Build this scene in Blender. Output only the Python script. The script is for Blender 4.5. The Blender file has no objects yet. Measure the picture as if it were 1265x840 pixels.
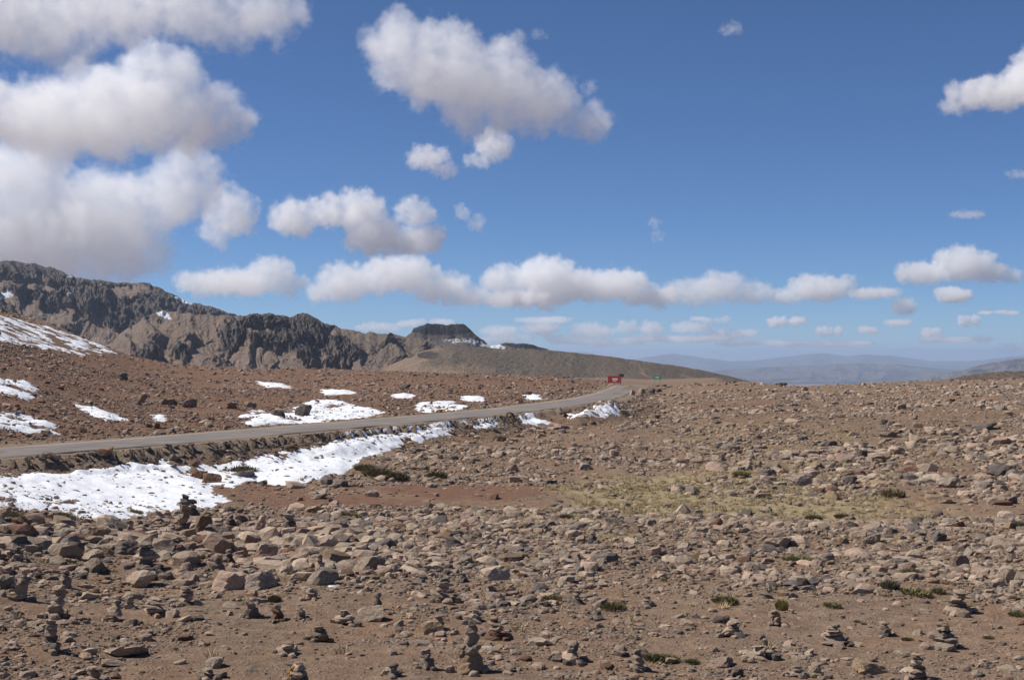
import bpy, math, numpy as np
from mathutils import Vector
R = math.radians
sc = bpy.context.scene
COL = sc.collection
rng = np.random.default_rng(11)

# ------------------------------------------------------------------ camera, sky, sun, exposure
F, HY, CZ = 1738.0, 440.0, 6.0            # focal length in photo pixels, horizon row, eye height above the flat
cam = bpy.data.objects.new('camera', bpy.data.cameras.new('camera')); COL.objects.link(cam)
cam.data.sensor_width = 36; cam.data.lens = 36 * F / 1265
cam.location = (0, 0, CZ); cam.rotation_euler = (R(90) + math.atan(20 / F), 0, 0)
cam.data.clip_start = 0.5; cam.data.clip_end = 300000; sc.camera = cam

SUN = Vector((-0.68, 0.07, 0.82)).normalized()
w = bpy.data.worlds.new('World'); sc.world = w; w.use_nodes = True
bg = w.node_tree.nodes['Background']
sky = w.node_tree.nodes.new('ShaderNodeTexSky'); sky.sky_type = 'NISHITA'; sky.sun_disc = False
sky.sun_elevation = math.asin(SUN.z); sky.sun_rotation = math.atan2(SUN.x, SUN.y)
sky.altitude = 4800; sky.air_density = 1.0; sky.dust_density = 0.8; sky.ozone_density = 9.0
w.node_tree.links.new(sky.outputs[0], bg.inputs[0]); bg.inputs[1].default_value = 0.085
sun = bpy.data.objects.new('sun', bpy.data.lights.new('sun', 'SUN')); COL.objects.link(sun)
sun.data.energy = 5.0; sun.data.angle = R(0.5); sun.data.color = (1, .96, .905)
sun.rotation_euler = SUN.to_track_quat('Z', 'Y').to_euler()
vs = sc.view_settings; vs.view_transform = 'Standard'; vs.look = 'None'; vs.exposure = .13; vs.gamma = 1; vs.use_curve_mapping = False
cy = sc.cycles; cy.use_adaptive_sampling = True; cy.adaptive_threshold = .015; cy.use_denoising = True; cy.max_bounces = 20; cy.volume_bounces = 20; cy.volume_step_rate = 2.0; cy.volume_max_steps = 256
cy.diffuse_bounces = 3; cy.glossy_bounces = 2; cy.transparent_max_bounces = 8

# ------------------------------------------------------------------ helpers
def sstep(a, b, x):
    t = np.clip((x - a) / (b - a), 0, 1); return t * t * (3 - 2 * t)
def _hash(ix, iy, seed):
    h = (ix.astype(np.int64) * 374761393 + iy.astype(np.int64) * 668265263 + seed * 974711) & 0x7fffffff
    h = ((h ^ (h >> 13)) * 1274126177) & 0x7fffffff
    return ((h ^ (h >> 16)) & 0xffff) / 65535.0
def vnoise(x, y, seed=0):
    ix, iy = np.floor(x), np.floor(y); fx, fy = x - ix, y - iy
    fx = fx * fx * fx * (fx * (fx * 6 - 15) + 10); fy = fy * fy * fy * (fy * (fy * 6 - 15) + 10)
    a, b = _hash(ix, iy, seed), _hash(ix + 1, iy, seed); c, d = _hash(ix, iy + 1, seed), _hash(ix + 1, iy + 1, seed)
    return (a + (b - a) * fx) * (1 - fy) + (c + (d - c) * fx) * fy
def fbm(x, y, o=4, seed=0, g=.5):
    s, a, t = 0, 1, 0
    for k in range(o):
        s = s + a * vnoise(x * 2 ** k + 17.3 * k, y * 2 ** k - 9.1 * k, seed + k); t += a; a *= g
    return s / t
def ridged(x, y, o=4, seed=0, g=.55):
    s, a, t = 0, 1, 0
    for k in range(o):
        s = s + a * (1 - np.abs(2 * vnoise(x * 2 ** k + 5.7 * k, y * 2 ** k + 3.3 * k, seed + k) - 1)); t += a; a *= g
    return s / t
def mesh_np(name, V, Q, smooth=True):
    V = np.asarray(V, np.float32); Q = np.asarray(Q, np.int32); k = Q.shape[1]
    me = bpy.data.meshes.new(name); me.vertices.add(len(V)); me.vertices.foreach_set('co', V.ravel())
    me.loops.add(Q.size); me.loops.foreach_set('vertex_index', Q.ravel())
    me.polygons.add(len(Q)); me.polygons.foreach_set('loop_start', np.arange(0, Q.size, k, dtype=np.int32))
    me.update(calc_edges=True)
    me.polygons.foreach_set('use_smooth', np.full(len(Q), smooth)); me.validate(); return me
def grid_quads(nr, nc):
    a = np.arange((nr - 1) * nc).reshape(nr - 1, nc)[:, :-1].ravel()
    return np.c_[a, a + 1, a + nc + 1, a + nc]
def set_attr(me, name, arr):
    c = me.color_attributes.new(name, 'FLOAT_COLOR', 'POINT'); c.data.foreach_set('color', np.asarray(arr, np.float32).ravel())
def obj(name, me, mat=None, parent=None, loc=None):
    o = bpy.data.objects.new(name, me); COL.objects.link(o)
    if mat: me.materials.append(mat)
    if parent: o.parent = parent
    if loc is not None: o.location = loc
    return o
def tag(o, label=None, cat=None, group=None, kind=None):
    if label: o['label'] = label
    if cat: o['category'] = cat
    if group: o['group'] = group
    if kind: o['kind'] = kind
    return o

class NT:
    def __init__(s, name):
        s.m = bpy.data.materials.new(name); s.m.use_nodes = True; s.t = s.m.node_tree
        s.b = s.t.nodes['Principled BSDF']; s.b.inputs['Roughness'].default_value = .95
        s.b.inputs['Specular IOR Level'].default_value = .15
    def n(s, ty, **kw):
        x = s.t.nodes.new(ty)
        for k, v in kw.items(): setattr(x, k, v)
        return x
    def l(s, a, b): s.t.links.new(a, b)
    def coord(s, kind='Object'): return s.n('ShaderNodeTexCoord').outputs[kind]
    def pos(s): return s.n('ShaderNodeNewGeometry').outputs['Position']
    def noise(s, vec, scale, detail=4, rough=.55, out=0, off=None):
        x = s.n('ShaderNodeTexNoise'); x.inputs['Scale'].default_value = scale; x.inputs['Detail'].default_value = detail; x.inputs['Roughness'].default_value = rough
        if off is not None:
            a = s.n('ShaderNodeVectorMath', operation='ADD'); s.l(vec, a.inputs[0]); s.l(off, a.inputs[1]); vec = a.outputs[0]
        s.l(vec, x.inputs['Vector']); return x.outputs[out]
    def math(s, op, a, b=0., c=0., clamp=False):
        x = s.n('ShaderNodeMath', operation=op); x.use_clamp = clamp
        for i, v in enumerate((a, b, c)):
            if isinstance(v, (int, float)): x.inputs[i].default_value = v
            else: s.l(v, x.inputs[i])
        return x.outputs[0]
    def ramp(s, fac, stops, interp='LINEAR'):
        x = s.n('ShaderNodeValToRGB'); x.color_ramp.interpolation = interp; e = x.color_ramp.elements
        while len(e) < len(stops): e.new(.5)
        for q, (p, c) in zip(e, stops): q.position = p; q.color = tuple(c) + (1,) if len(c) == 3 else c
        s.l(fac, x.inputs[0]); return x.outputs[0]
    def mr(s, v, a, b, c=0., d=1.):
        x = s.n('ShaderNodeMapRange'); 
        for i, q in enumerate((a, b, c, d)): x.inputs[i + 1].default_value = q
        s.l(v, x.inputs[0]); return x.outputs[0]
    def mix(s, f, a, b, mode='MIX'):
        x = s.n('ShaderNodeMix', data_type='RGBA', blend_type=mode)
        for i, v in zip((0, 6, 7), (f, a, b)):
            if isinstance(v, (int, float)): x.inputs[i].default_value = v
            elif isinstance(v, tuple): x.inputs[i].default_value = v + (1,)
            else: s.l(v, x.inputs[i])
        return x.outputs[2]
    def bump(s, h, strength, dist):
        x = s.n('ShaderNodeBump'); x.inputs['Strength'].default_value = strength; x.inputs['Distance'].default_value = dist
        s.l(h, x.inputs['Height']); s.l(x.outputs[0], s.b.inputs['Normal'])
    def col(s, c):
        if isinstance(c, tuple): s.b.inputs['Base Color'].default_value = c + (1,)
        else: s.l(c, s.b.inputs['Base Color'])
        return s
    def attr(s, name):
        a = s.n('ShaderNodeAttribute'); a.attribute_name = name; q = s.n('ShaderNodeSeparateColor'); s.l(a.outputs['Color'], q.inputs[0]); return q.outputs

# ------------------------------------------------------------------ terrain height
CREST = np.array([(-700, 330), (-300, 345), (-120, 362), (0, 381), (60, 399), (110, 421), (160, 439), (210, 450), (300, 456), (400, 459), (500, 461), (600, 463), (700, 467), (770, 473), (800, 479),
                  (830, 477), (870, 473), (920, 471), (1000, 475), (1080, 475), (1150, 472), (1190, 470), (1265, 467), (1500, 462), (1900, 455)], float)
RD = np.array([(-90, -40, 1.5), (-58, 8, 1.5), (-36, 44, 1.5), (-23.7, 65.5, 1.5), (-17.0, 78.5, 1.5), (-7.6, 99, 1.5), (-.6, 117, 1.45), (4.4, 137, 1.3), (9.2, 162, 1.05), (14.2, 204, .45), (19.8, 256, -.1), (26.5, 302, -.2), (40, 355, -2.5), (62, 425, -8)])
def resample(P, step):
    # Catmull-Rom through the control points
    out = []
    for i in range(len(P) - 1):
        p0, p1, p2, p3 = P[max(i - 1, 0)], P[i], P[i + 1], P[min(i + 2, len(P) - 1)]
        n = max(2, int(np.linalg.norm(p2[:2] - p1[:2]) / step))
        t = (np.arange(n) / n)[:, None]
        out.append(.5 * ((2 * p1) + (-p0 + p2) * t + (2 * p0 - 5 * p1 + 4 * p2 - p3) * t ** 2 + (-p0 + 3 * p1 - 3 * p2 + p3) * t ** 3))
    return np.concatenate(out + [P[-1:]])
RP = resample(RD, .5)
RT = np.gradient(RP[:, :2], axis=0); RT /= np.linalg.norm(RT, axis=1)[:, None]
def road_info(x, y):
    """signed lateral distance to the road axis (+ = far side), road height there, index"""
    s = np.full(x.shape, 999.); zr = np.zeros(x.shape); ix = np.zeros(x.shape, int)
    for a in range(0, len(x), 20000):
        xs, ys = x[a:a + 20000], y[a:a + 20000]
        d2 = (xs[:, None] - RP[None, ::2, 0]) ** 2 + (ys[:, None] - RP[None, ::2, 1]) ** 2
        k = d2.argmin(1) * 2; dx, dy = xs - RP[k, 0], ys - RP[k, 1]
        al = dx * RT[k, 0] + dy * RT[k, 1]
        sg = RT[k, 0] * dy - RT[k, 1] * dx
        s[a:a + 20000] = np.where(np.abs(al) > 3, np.sign(sg) * np.sqrt(d2.min(1)), sg)
        zr[a:a + 20000] = RP[k, 2]; ix[a:a + 20000] = k
    return s, zr, ix
def Z(x, y, full=False):
    x = np.asarray(x, float); y = np.asarray(y, float); sh = x.shape; x, y = x.ravel(), y.ravel()
    r = np.hypot(x, y); a = np.arctan2(x, y); ac = np.clip(a, -.9, .9)
    px = 632.5 + F * np.tan(ac); d = r * np.cos(ac)
    zc = CZ - (np.interp(px, CREST[:, 0], CREST[:, 1]) - HY) / F * 300
    wob = 1 + .25 * (fbm(px / 160., d / 500, 2, 4) - .5)
    D = 300 * wob
    t = np.clip(d / D, 0, 1)
    zb = zc * t ** 1.6
    drop = 60 + 300 * np.maximum(sstep(880, 1010, px), sstep(2600, 6500, d))
    zb = zb - drop * (1 - np.exp(-np.maximum(d - D, 0) / 4000)) - np.where(d > D, .03 * np.minimum(d - D, 60), 0)
    near = np.exp(-(r / 900.) ** 2)
    und = (fbm(x / 34, y / 34, 3, 1) - .5) * 1.5 * sstep(20, 80, d) * near + (fbm(x / 6., y / 6., 4, 2) - .5) * .42 * near * sstep(2, 10, r)
    und += np.exp(-((x - 36) / 26) ** 2 - ((y - 108) / 24) ** 2) * 2.0 + np.exp(-((x - 60) / 26) ** 2 - ((y - 170) / 34) ** 2) * 1.6
    und += np.exp(-((y - 43) / 7) ** 2) * (.1 + .6 * (fbm(x / 5, y / 4, 3, 9) - .42)) * near
    und -= np.exp(-((x - 12) / 14) ** 2 - ((y - 58) / 7) ** 2) * .35
    und += (fbm(x / 1.1, y / 1.1, 3, 7) - .5) * .11 * np.exp(-(r / 120.) ** 2)
    zb = zb + und
    out = zb; s = np.full(x.shape, 999.); zr = np.zeros(x.shape); ix = np.zeros(x.shape, int)
    m = (np.abs(x) < 110) & (y > -60) & (y < 430)
    if m.any():
        sm, zm, km = road_info(x[m], y[m]); s[m], zr[m], ix[m] = sm, zm, km
        yk = RP[km, 1]
        run = np.interp(yk, [0, 66, 80, 92, 105, 130, 200], [2.0, 2.2, 2.8, 3.2, 2.6, 3, 5])
        zq = zb[m]; bank = np.exp(-((yk - 92) / 12) ** 2) * 1.3 * sstep(4, 7.5, sm) * (1 - sstep(9, 17, sm))
        rough = (fbm(x[m] * 1.3, y[m] * 1.3, 3, 12) - .5)
        farz = zm + (zq + bank - zm) * sstep(3.6, 10, sm) + rough * .25 * sstep(4, 6, sm)
        e = -sm - 4.0 - rough * .7
        nearz = np.maximum(zq, zm + rough * .08 - np.maximum(e, 0) / run - .26 * sstep(0, .18, e) * (yk < 140))
        nearz = nearz + 1.45 * np.exp(-((yk - 125) / 10) ** 2) * np.exp(-((sm + 6.6) / 1.7) ** 2) * (1 + rough)
        out = out.copy(); out[m] = np.where(sm > 0, farz, nearz)
    if full: return out.reshape(sh), s.reshape(sh), ix.reshape(sh)
    return out.reshape(sh)
def proj(x, y, z):
    return 632.5 + F * x / y, HY - F * (z - CZ) / y
_ds = np.exp(np.linspace(math.log(14), math.log(420), 2600))
def hit(px, py):
    """where the ground is met along a direction"""
    x = (px - 632.5) / F * _ds; z = Z(x, _ds); line = CZ + (HY - py) / F * _ds
    k = np.argmax(line <= z)
    if line[k] > z[k]: k = len(_ds) - 1 if py > HY else 2300
    return np.array([x[k], _ds[k], z[k]])

# ------------------------------------------------------------------ ground
azd = np.concatenate([np.linspace(-180, -36, 50)[:-1], np.linspace(-36, -23, 40)[:-1], np.linspace(-23, 23, 520), np.linspace(23, 36, 40)[1:], np.linspace(36, 180, 50)[1:]])
rad = np.concatenate([[0.4], np.exp(np.linspace(math.log(3), math.log(16), 22))[:-1], np.exp(np.linspace(math.log(16), math.log(340), 330))[:-1], np.exp(np.linspace(math.log(340), math.log(62000), 130))])
A, RR = np.meshgrid(R(1) * azd, rad)
GX, GY = RR * np.sin(A), RR * np.cos(A)
GZ, GS, GI = Z(GX, GY, True)
GV = np.c_[GX.ravel(), GY.ravel(), GZ.ravel()]
def zones(x, y, z, s):
    yy = np.maximum(y, 1.); px, py = proj(x, yy, z); ok = (y > 5)
    wx = (fbm(x / 3.0, y / 5.0, 3, 21) - .5) * 1.0
    def ell(L):
        m = np.zeros(x.shape)
        for cx, cy_, rx, ry, k in L:
            q = np.sqrt(((px - cx) / rx) ** 2 + ((py - cy_) / ry) ** 2)
            m = np.maximum(m, k * (1 - sstep(.7, 1.25, q + wx * 1.2)))
        return m * ok
    red = ell([(585, 608, 130, 13, .9), (440, 622, 130, 18, .85), (330, 606, 70, 15, .8), (860, 508, 120, 12, .6), (640, 560, 150, 14, .35), (700, 520, 60, 8, .6)])
    far = sstep(3, 7, s + wx * 3) * (s < 900) * (py > 430)
    red = np.maximum(red, far * (.78 - .42 * sstep(650, 900, px)))
    red = np.maximum(red, .35 * sstep(120, 200, y) * (px < 760))
    grass = ell([(890, 620, 200, 36, 1), (990, 588, 130, 24, .75), (770, 606, 90, 20, .7), (1080, 645, 130, 22, .4), (640, 645, 120, 14, .35), (930, 545, 130, 18, .35)])
    verge = sstep(-4.9, -4.3, s) * (1 - sstep(4.5, 6.0, s + wx))
    return np.clip(red, 0, 1), np.clip(grass, 0, 1), verge
gr, gg, gb = zones(GV[:, 0], GV[:, 1], GV[:, 2], GS.ravel())
me = mesh_np('ground', GV, grid_quads(*A.shape))
set_attr(me, 'zone', np.c_[gr, gg, gb, np.ones(len(gr))])
g = NT('stony_ground'); P = g.pos(); z0 = g.attr('zone')
nl = g.noise(P, .22, 5, .6); nm = g.noise(P, 1.9, 6, .68); ns = g.noise(P, 11., 4, .7); nf = g.noise(P, .02, 4, .6)
soil = g.ramp(nm, [(.3, (.155, .106, .072)), (.5, (.215, .15, .104)), (.72, (.295, .215, .152))])
soil = g.mix(g.mr(nl, .4, .65), soil, g.mix(1., soil, (1.12, 1.02, .94), 'MULTIPLY'))
redc = g.ramp(nm, [(.3, (.14, .073, .046)), (.55, (.195, .10, .063)), (.75, (.25, .15, .10))])
gras = g.ramp(nm, [(.3, (.22, .172, .095)), (.5, (.33, .265, .147)), (.7, (.41, .34, .2))])
verg = g.ramp(nm, [(.3, (.18, .135, .095)), (.7, (.29, .22, .16))])
fz = g.math('ADD', g.math('MULTIPLY', z0[0], 1.0), g.math('MULTIPLY', g.math('SUBTRACT', nl, .5), .5), 0, True)
c = g.mix(g.math('MULTIPLY', fz, z0[0], 0, True), soil, redc)
gz = g.math('MULTIPLY', z0[1], g.mr(g.noise(P, .9, 6, .75), .28, .5), 0, True)
c = g.mix(gz, c, gras); c = g.mix(z0[2], c, verg)
vor = g.n('ShaderNodeTexVoronoi', feature='F1'); vor.inputs['Scale'].default_value = 9; g.l(P, vor.inputs['Vector'])
peb = g.math('MULTIPLY', g.mr(vor.outputs['Distance'], .34, .2), g.mr(g.noise(P, 1.4, 3), .42, .58), 0, True)
c = g.mix(g.math('MULTIPLY', peb, .9), c, g.mix(g.n('ShaderNodeSeparateColor').outputs[0] if False else .5, (.42, .325, .25), (.3, .24, .19)))
c = g.mix(.45, c, g.mix(g.mr(ns, .3, .7), (.45, .43, .41), (1.1, 1.1, 1.1)), 'MULTIPLY')
c = g.mix(1., c, g.mix(g.mr(nf, .35, .65), (.9, .88, .86), (1.12, 1.1, 1.08)), 'MULTIPLY')
g.col(c); g.bump(g.math('ADD', g.math('MULTIPLY', nm, 1.2), g.math('ADD', g.math('MULTIPLY', ns, .25), g.math('MULTIPLY', peb, .35))), .8, .16)
ground = tag(obj('ground', me, g.m), kind='structure')

# ------------------------------------------------------------------ mountains
def mountain(name, Dc, run, crest, px0, px1, style, zf=-14., step=1.6, rows=90, relief=1.0, seed=0, back=1.2, crag=None, fans=None):
    px = np.arange(px0, px1 + .1, step); cr = np.array(crest, float)
    yc = np.interp(px, cr[:, 0], cr[:, 1]); m1 = F / Dc
    jag = (fbm(px / 9, px * 0 + seed, 4, seed) - .5) * (4.5 if style in ('cliff', 'massif') else 2.0 if style == 'mesa' else 1.2)
    zc = CZ - (yc + jag - HY) / m1
    t = np.concatenate([np.linspace(0, 1, rows), 1 + np.linspace(0, 1, rows // 3)[1:] * back])
    T, PX = np.meshgrid(t, px, indexing='ij'); ZC = np.broadcast_to(zc, T.shape); H = ZC - zf
    U = PX / 24.
    if style == 'far': g_ = T
    elif style == 'low': g_ = 1 - (1 - np.minimum(T, 1)) ** 1.5
    elif style == 'mesa': g_ = np.where(T < .62, T / .62 * .62, np.where(T < .72, .62 + (T - .62) / .1 * .36, .98 + .02 * (T - .72) / .28))
    else: g_ = .72 * T + .28 * sstep(.35, 1., T)
    g_ = np.where(T > 1, 1 - (T - 1) * .8, g_)
    z0 = zf + H * g_; D0 = Dc - run * (1 - T)
    QX, QY = PX, HY - (z0 - CZ) / D0 * F                      # where each point lies, for laying out crags and scree
    warp = (fbm(U * .5, QY / 22, 4, seed + 30) - .5) * 2.2
    env = np.clip(np.sin(np.pi * np.clip(T, 0, 1) ** .8), 0, 1) ** .7 + .12 * (T < 1.02)
    if style in ('cliff', 'massif'):
        lob = fbm(U * .75 + warp * .5, QY / 26. + warp * .25, 4, seed + 3, .55)
        F0 = dict(PX=QX, PY=QY)
        f_ = ellm(F0, fans, .4, .8) if fans else 0; c_ = ellm(F0, crag, .5, .8) if crag else 0
        rock = sstep(.495, .62, lob + .17 * c_ - .28 * f_ + .06 * sstep(.8, 1, T))
        rib = ridged(U * 2.0 + warp * 1.3, QY / 30. + warp, 5, seed + 8, .62) - .6
        fine = ridged(U * 6 + warp * 4, QY / 7. + warp * 2, 3, seed + 15, .6) - .6
        gully = fbm(U * .8 + warp * .7, QY / 60., 4, seed + 21) - .5
        e2 = np.clip(env, 0, 1); k = Dc / 1900. * relief
        zz = z0 + e2 * k * (gully * 34 + rock * (7 + rib * 14 + fine * 9) + (1 - rock) * (rib * 4 + fine * 2.5))
        Dd = D0 - e2 * k * (gully * 46 + rock * (14 + rib * 30 + fine * 12))
    else:
        rib = ridged(U * (1.1 if style != 'far' else .8) + warp * .6, T * (1.3 if style != 'far' else 2.5), 5, seed + 3) - .62
        fine = ridged(U * 4.2 + warp * 2, T * 4., 3, seed + 8) - .6; rock = 0 * T
        k = {'mesa': .3, 'low': .06, 'far': .75}[style] * relief; amp = np.clip(H * .55, 0, 46 * Dc / 1900.)
        zz = z0 + env * k * amp * (rib * .9 + fine * .25)
        Dd = D0 + env * k * (rib * 45 + fine * 14) * Dc / 1900. * (0.0 if style == 'far' else 1)
    X = (PX - 632.5) / F * Dd; V = np.c_[X.ravel(), Dd.ravel(), zz.ravel()]
    me = mesh_np(name, V, grid_quads(*T.shape), smooth=style not in ('cliff', 'massif'))
    cl = fbm(U * 1.3 + warp, T * 3., 4, seed + 50)
    return me, dict(T=T, PX=632.5 + F * X / Dd, PY=HY - (zz - CZ) / Dd * F, rib=rib, fine=fine, cl=cl, rock=rock)
def ellm(S, L, soft=.5, wob=.6):
    n = fbm(S['PX'] / 5., S['PY'] / 5., 3, 77) - .5; m = np.zeros(n.shape)
    for cx, cy_, rx, ry, ang, k in L:
        dx, dy = S['PX'] - cx, S['PY'] - cy_; ca, sa = math.cos(R(ang)), math.sin(R(ang))
        q = np.hypot((dx * ca + dy * sa) / rx, (-dx * sa + dy * ca) / ry) + n * wob
        m = np.maximum(m, k * (1 - sstep(1 - soft, 1 + soft, q)))
    return m
def mount_mat(name, rockc, screec, olive=(.15, .13, .095), scale=1.):
    q = NT(name); P = q.pos(); a = q.attr('zone')
    n1 = q.noise(P, .035 * scale, 6, .65); n2 = q.noise(P, .25 * scale, 5, .65)
    mp = q.n('ShaderNodeMapping'); mp.inputs['Scale'].default_value = (1, 1, .25); q.l(P, mp.inputs[0]); n3 = q.noise(mp.outputs[0], .12 * scale, 5, .7)
    rk = q.mix(q.mr(n3, .35, .65), tuple(.45 * v for v in rockc), tuple(1.5 * v for v in rockc))
    sc_ = q.mix(q.mr(n1, .35, .65), tuple(.75 * v for v in screec), tuple(1.2 * v for v in screec))
    f = q.math('ADD', a[0], q.math('MULTIPLY', q.math('SUBTRACT', n2, .5), .8)); f = q.mr(f, .38, .62)
    c = q.mix(f, sc_, rk); c = q.mix(a[2], c, q.mix(q.mr(n2, .35, .65), tuple(.62 * v for v in olive), tuple(1.4 * v for v in olive)))
    sn = q.mr(q.math('ADD', a[1], q.math('MULTIPLY', q.math('SUBTRACT', n2, .5), .9)), .45, .58)
    c = q.mix(sn, c, (.8, .81, .83)); q.col(c)
    q.bump(q.math('ADD', q.math('MULTIPLY', n2, .6), q.math('MULTIPLY', n3, 1.)), 1., 9. / scale); return q.m
def put_mountain(name, me, mat, rock, snow, olive):
    z = lambda a: np.clip(np.broadcast_to(a, rock.shape), 0, 1).ravel()
    set_attr(me, 'zone', np.c_[z(rock), z(snow), z(olive), np.ones(rock.size)])
    return tag(obj(name, me, mat), kind='structure')
MM = mount_mat('mountain_rock', (.135, .109, .092), (.265, .193, .145))
me, S = mountain('mountain', 2600, 520, [(-700, 372), (-350, 335), (-100, 318), (0, 323), (50, 328), (72, 334), (85, 341), (100, 347), (140, 350), (185, 350), (200, 358), (230, 372), (270, 383), (290, 391), (320, 402), (370, 425), (430, 455)], -700, 430, 'massif', seed=5, relief=.8, rows=120, step=1.4,
    crag=[(40, 335, 80, 13, 6, 1.2), (190, 357, 60, 11, 16, 1), (160, 376, 60, 13, 4, 1.1), (65, 376, 30, 12, 0, 1), (120, 351, 60, 5, 0, 1), (240, 380, 60, 12, 20, 1)], fans=[(95, 398, 60, 10, 14, 1), (60, 357, 70, 6, 5, .9), (20, 372, 30, 9, 0, .8), (130, 415, 60, 14, 10, 1), (120, 392, 14, 10, -30, .8)])
snow_ = ellm(S, [(6, 364, 12, 6, -10, .75), (85, 341, 9, 4, 20, .5), (85, 363, 4, 4, 0, .55), (225, 371, 14, 2.2, 22, .8), (-60, 360, 50, 8, 0, .5), (30, 346, 20, 3, 0, .35)])
put_mountain('mountain_massif', me, MM, S['rock'] * .85 + .08, snow_, 0 * S['T'])
me, S = mountain('mountain', 1900, 230, [(40, 485), (90, 452), (130, 428), (155, 408), (180, 392), (200, 384), (230, 387), (260, 389), (290, 391), (330, 390), (355, 392), (374, 388), (388, 393), (400, 400), (440, 409), (480, 413), (520, 418), (560, 436), (620, 475)], 40, 620, 'cliff', seed=40, relief=.85, step=1.1, rows=150,
    crag=[(155, 412, 32, 22, 0, 1), (225, 432, 22, 22, 0, 1.1), (275, 430, 25, 24, 0, 1.1), (370, 425, 30, 26, 0, 1.1), (300, 402, 90, 9, 0, .8), (430, 430, 34, 16, 0, .9), (395, 440, 20, 16, 0, .9), (470, 424, 20, 6, 0, .7)], fans=[(205, 425, 10, 40, 12, 1), (310, 446, 22, 15, 0, 1), (140, 440, 46, 12, -28, .9), (243, 454, 9, 14, 0, .9), (290, 458, 90, 5, 0, .8), (490, 444, 36, 16, -15, 1.3), (510, 420, 30, 12, 5, 1.2), (450, 414, 40, 7, 5, .9), (420, 458, 80, 6, 0, .8), (350, 448, 7, 15, 5, .8)])
snow_ = ellm(S, [(200, 387, 13, 4.5, 30, .85), (192, 382, 5, 5, 0, .85), (214, 398, 3, 9, -15, .35)])
put_mountain('cliff_ridge', me, MM, S['rock'] * .85 + .08, snow_, .4 * sstep(400, 470, S['PX']) * (1 - S['rock']))
me, S = mountain('mountain', 2100, 190, [(440, 450), (470, 430), (500, 417), (508, 411), (511, 405), (517, 403), (530, 401), (540, 400), (552, 402), (572, 402), (578, 405), (584, 411), (592, 417), (606, 427), (620, 425), (632, 424), (650, 425), (664, 428), (676, 431), (700, 442), (740, 470)], 440, 740, 'mesa', seed=60, step=1.0)
cap = ellm(S, [(547, 405, 42, 9, 0, 1), (645, 427, 22, 3, 4, .9), (668, 431, 8, 2.5, 8, .9)], .15, .25)
snow = ellm(S, [(612, 428, 16, 3.2, 8, .85), (585, 423, 22, 5, 15, .55), (560, 421, 18, 4, 0, .5), (650, 430, 18, 2, 4, .4)])
put_mountain('mesa_hill', me, mount_mat('mesa_rock', (.05, .05, .055), (.16, .13, .11)), cap * .9 + .1, snow * (1 - cap), 0 * cap)
me, S = mountain('mountain', 1600, 420, [(390, 495), (440, 474), (480, 452), (520, 434), (560, 426), (605, 430), (650, 432), (675, 432), (692, 434), (750, 440), (800, 447), (830, 451), (860, 456), (895, 463), (930, 472), (1000, 490)], 390, 1000, 'low', seed=80, zf=-45)
pale = ellm(S, [(500, 448, 45, 16, -25, 1), (545, 457, 60, 6, 0, .8)], .4)
path = ellm(S, [(792, 456, 1.6, 8, -25, 1), (797, 463, 6, 1.5, 30, .9), (850, 466, 10, 2, 20, .6), (880, 468, 14, 2, 0, .7)], .4, .5)
oliv = np.clip(1 - pale * 1.1 - path, 0, 1) * np.clip(.35 + 1.1 * S['cl'], 0, 1)
put_mountain('low_hill', me, mount_mat('hill_scree', (.09, .075, .065), (.30, .21, .145), (.15, .122, .09)), ellm(S, [(530, 439, 14, 5, 0, .9), (505, 438, 8, 5, 0, .8)]), path * .3, oliv)
FM = mount_mat('far_mountain_rock', (.10, .085, .08), (.2, .165, .14), scale=.03)
def far(name, D, run, crest, a, b, seed, zf=-345):
    me, S = mountain(name, D, run, crest, a, b, 'far', zf=zf, seed=seed, step=2.2, rows=60)
    put_mountain(name, me, FM, .4 + 1.2 * S['rib'], 0 * S['T'], 0 * S['T'])
far('distant_mountains', 38000, 8000, [(560, 450), (640, 440), (700, 435), (725, 435), (745, 440), (772, 445), (800, 441), (832, 437), (862, 441), (900, 446), (930, 446), (970, 441), (1000, 437), (1022, 436), (1045, 440), (1070, 438), (1098, 439), (1120, 442), (1150, 446), (1200, 446), (1250, 441), (1300, 436), (1500, 440), (1800, 436)], 560, 1800, 100)
far('distant_ridge', 22000, 3500, [(800, 470), (880, 458), (940, 454), (990, 452), (1060, 449), (1110, 450), (1150, 455), (1200, 458), (1300, 456), (1500, 458)], 800, 1500, 120)
far('valley_slope', 12000, 2500, [(1090, 480), (1150, 464), (1185, 458), (1215, 450), (1265, 442), (1350, 434), (1500, 430), (1900, 420)], 1090, 1900, 140)
me, S = mountain('mountain', 900, 160, [(1120, 482), (1160, 472), (1190, 464), (1225, 460), (1265, 458), (1350, 452), (1500, 446), (1700, 455)], 1120, 1700, 'low', seed=160, rows=50, zf=-32)
put_mountain('brown_rise', me, mount_mat('rise_scree', (.11, .085, .065), (.2, .14, .1), (.165, .125, .085)), .4 * S['cl'], 0 * S['T'], S['cl'])

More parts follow.
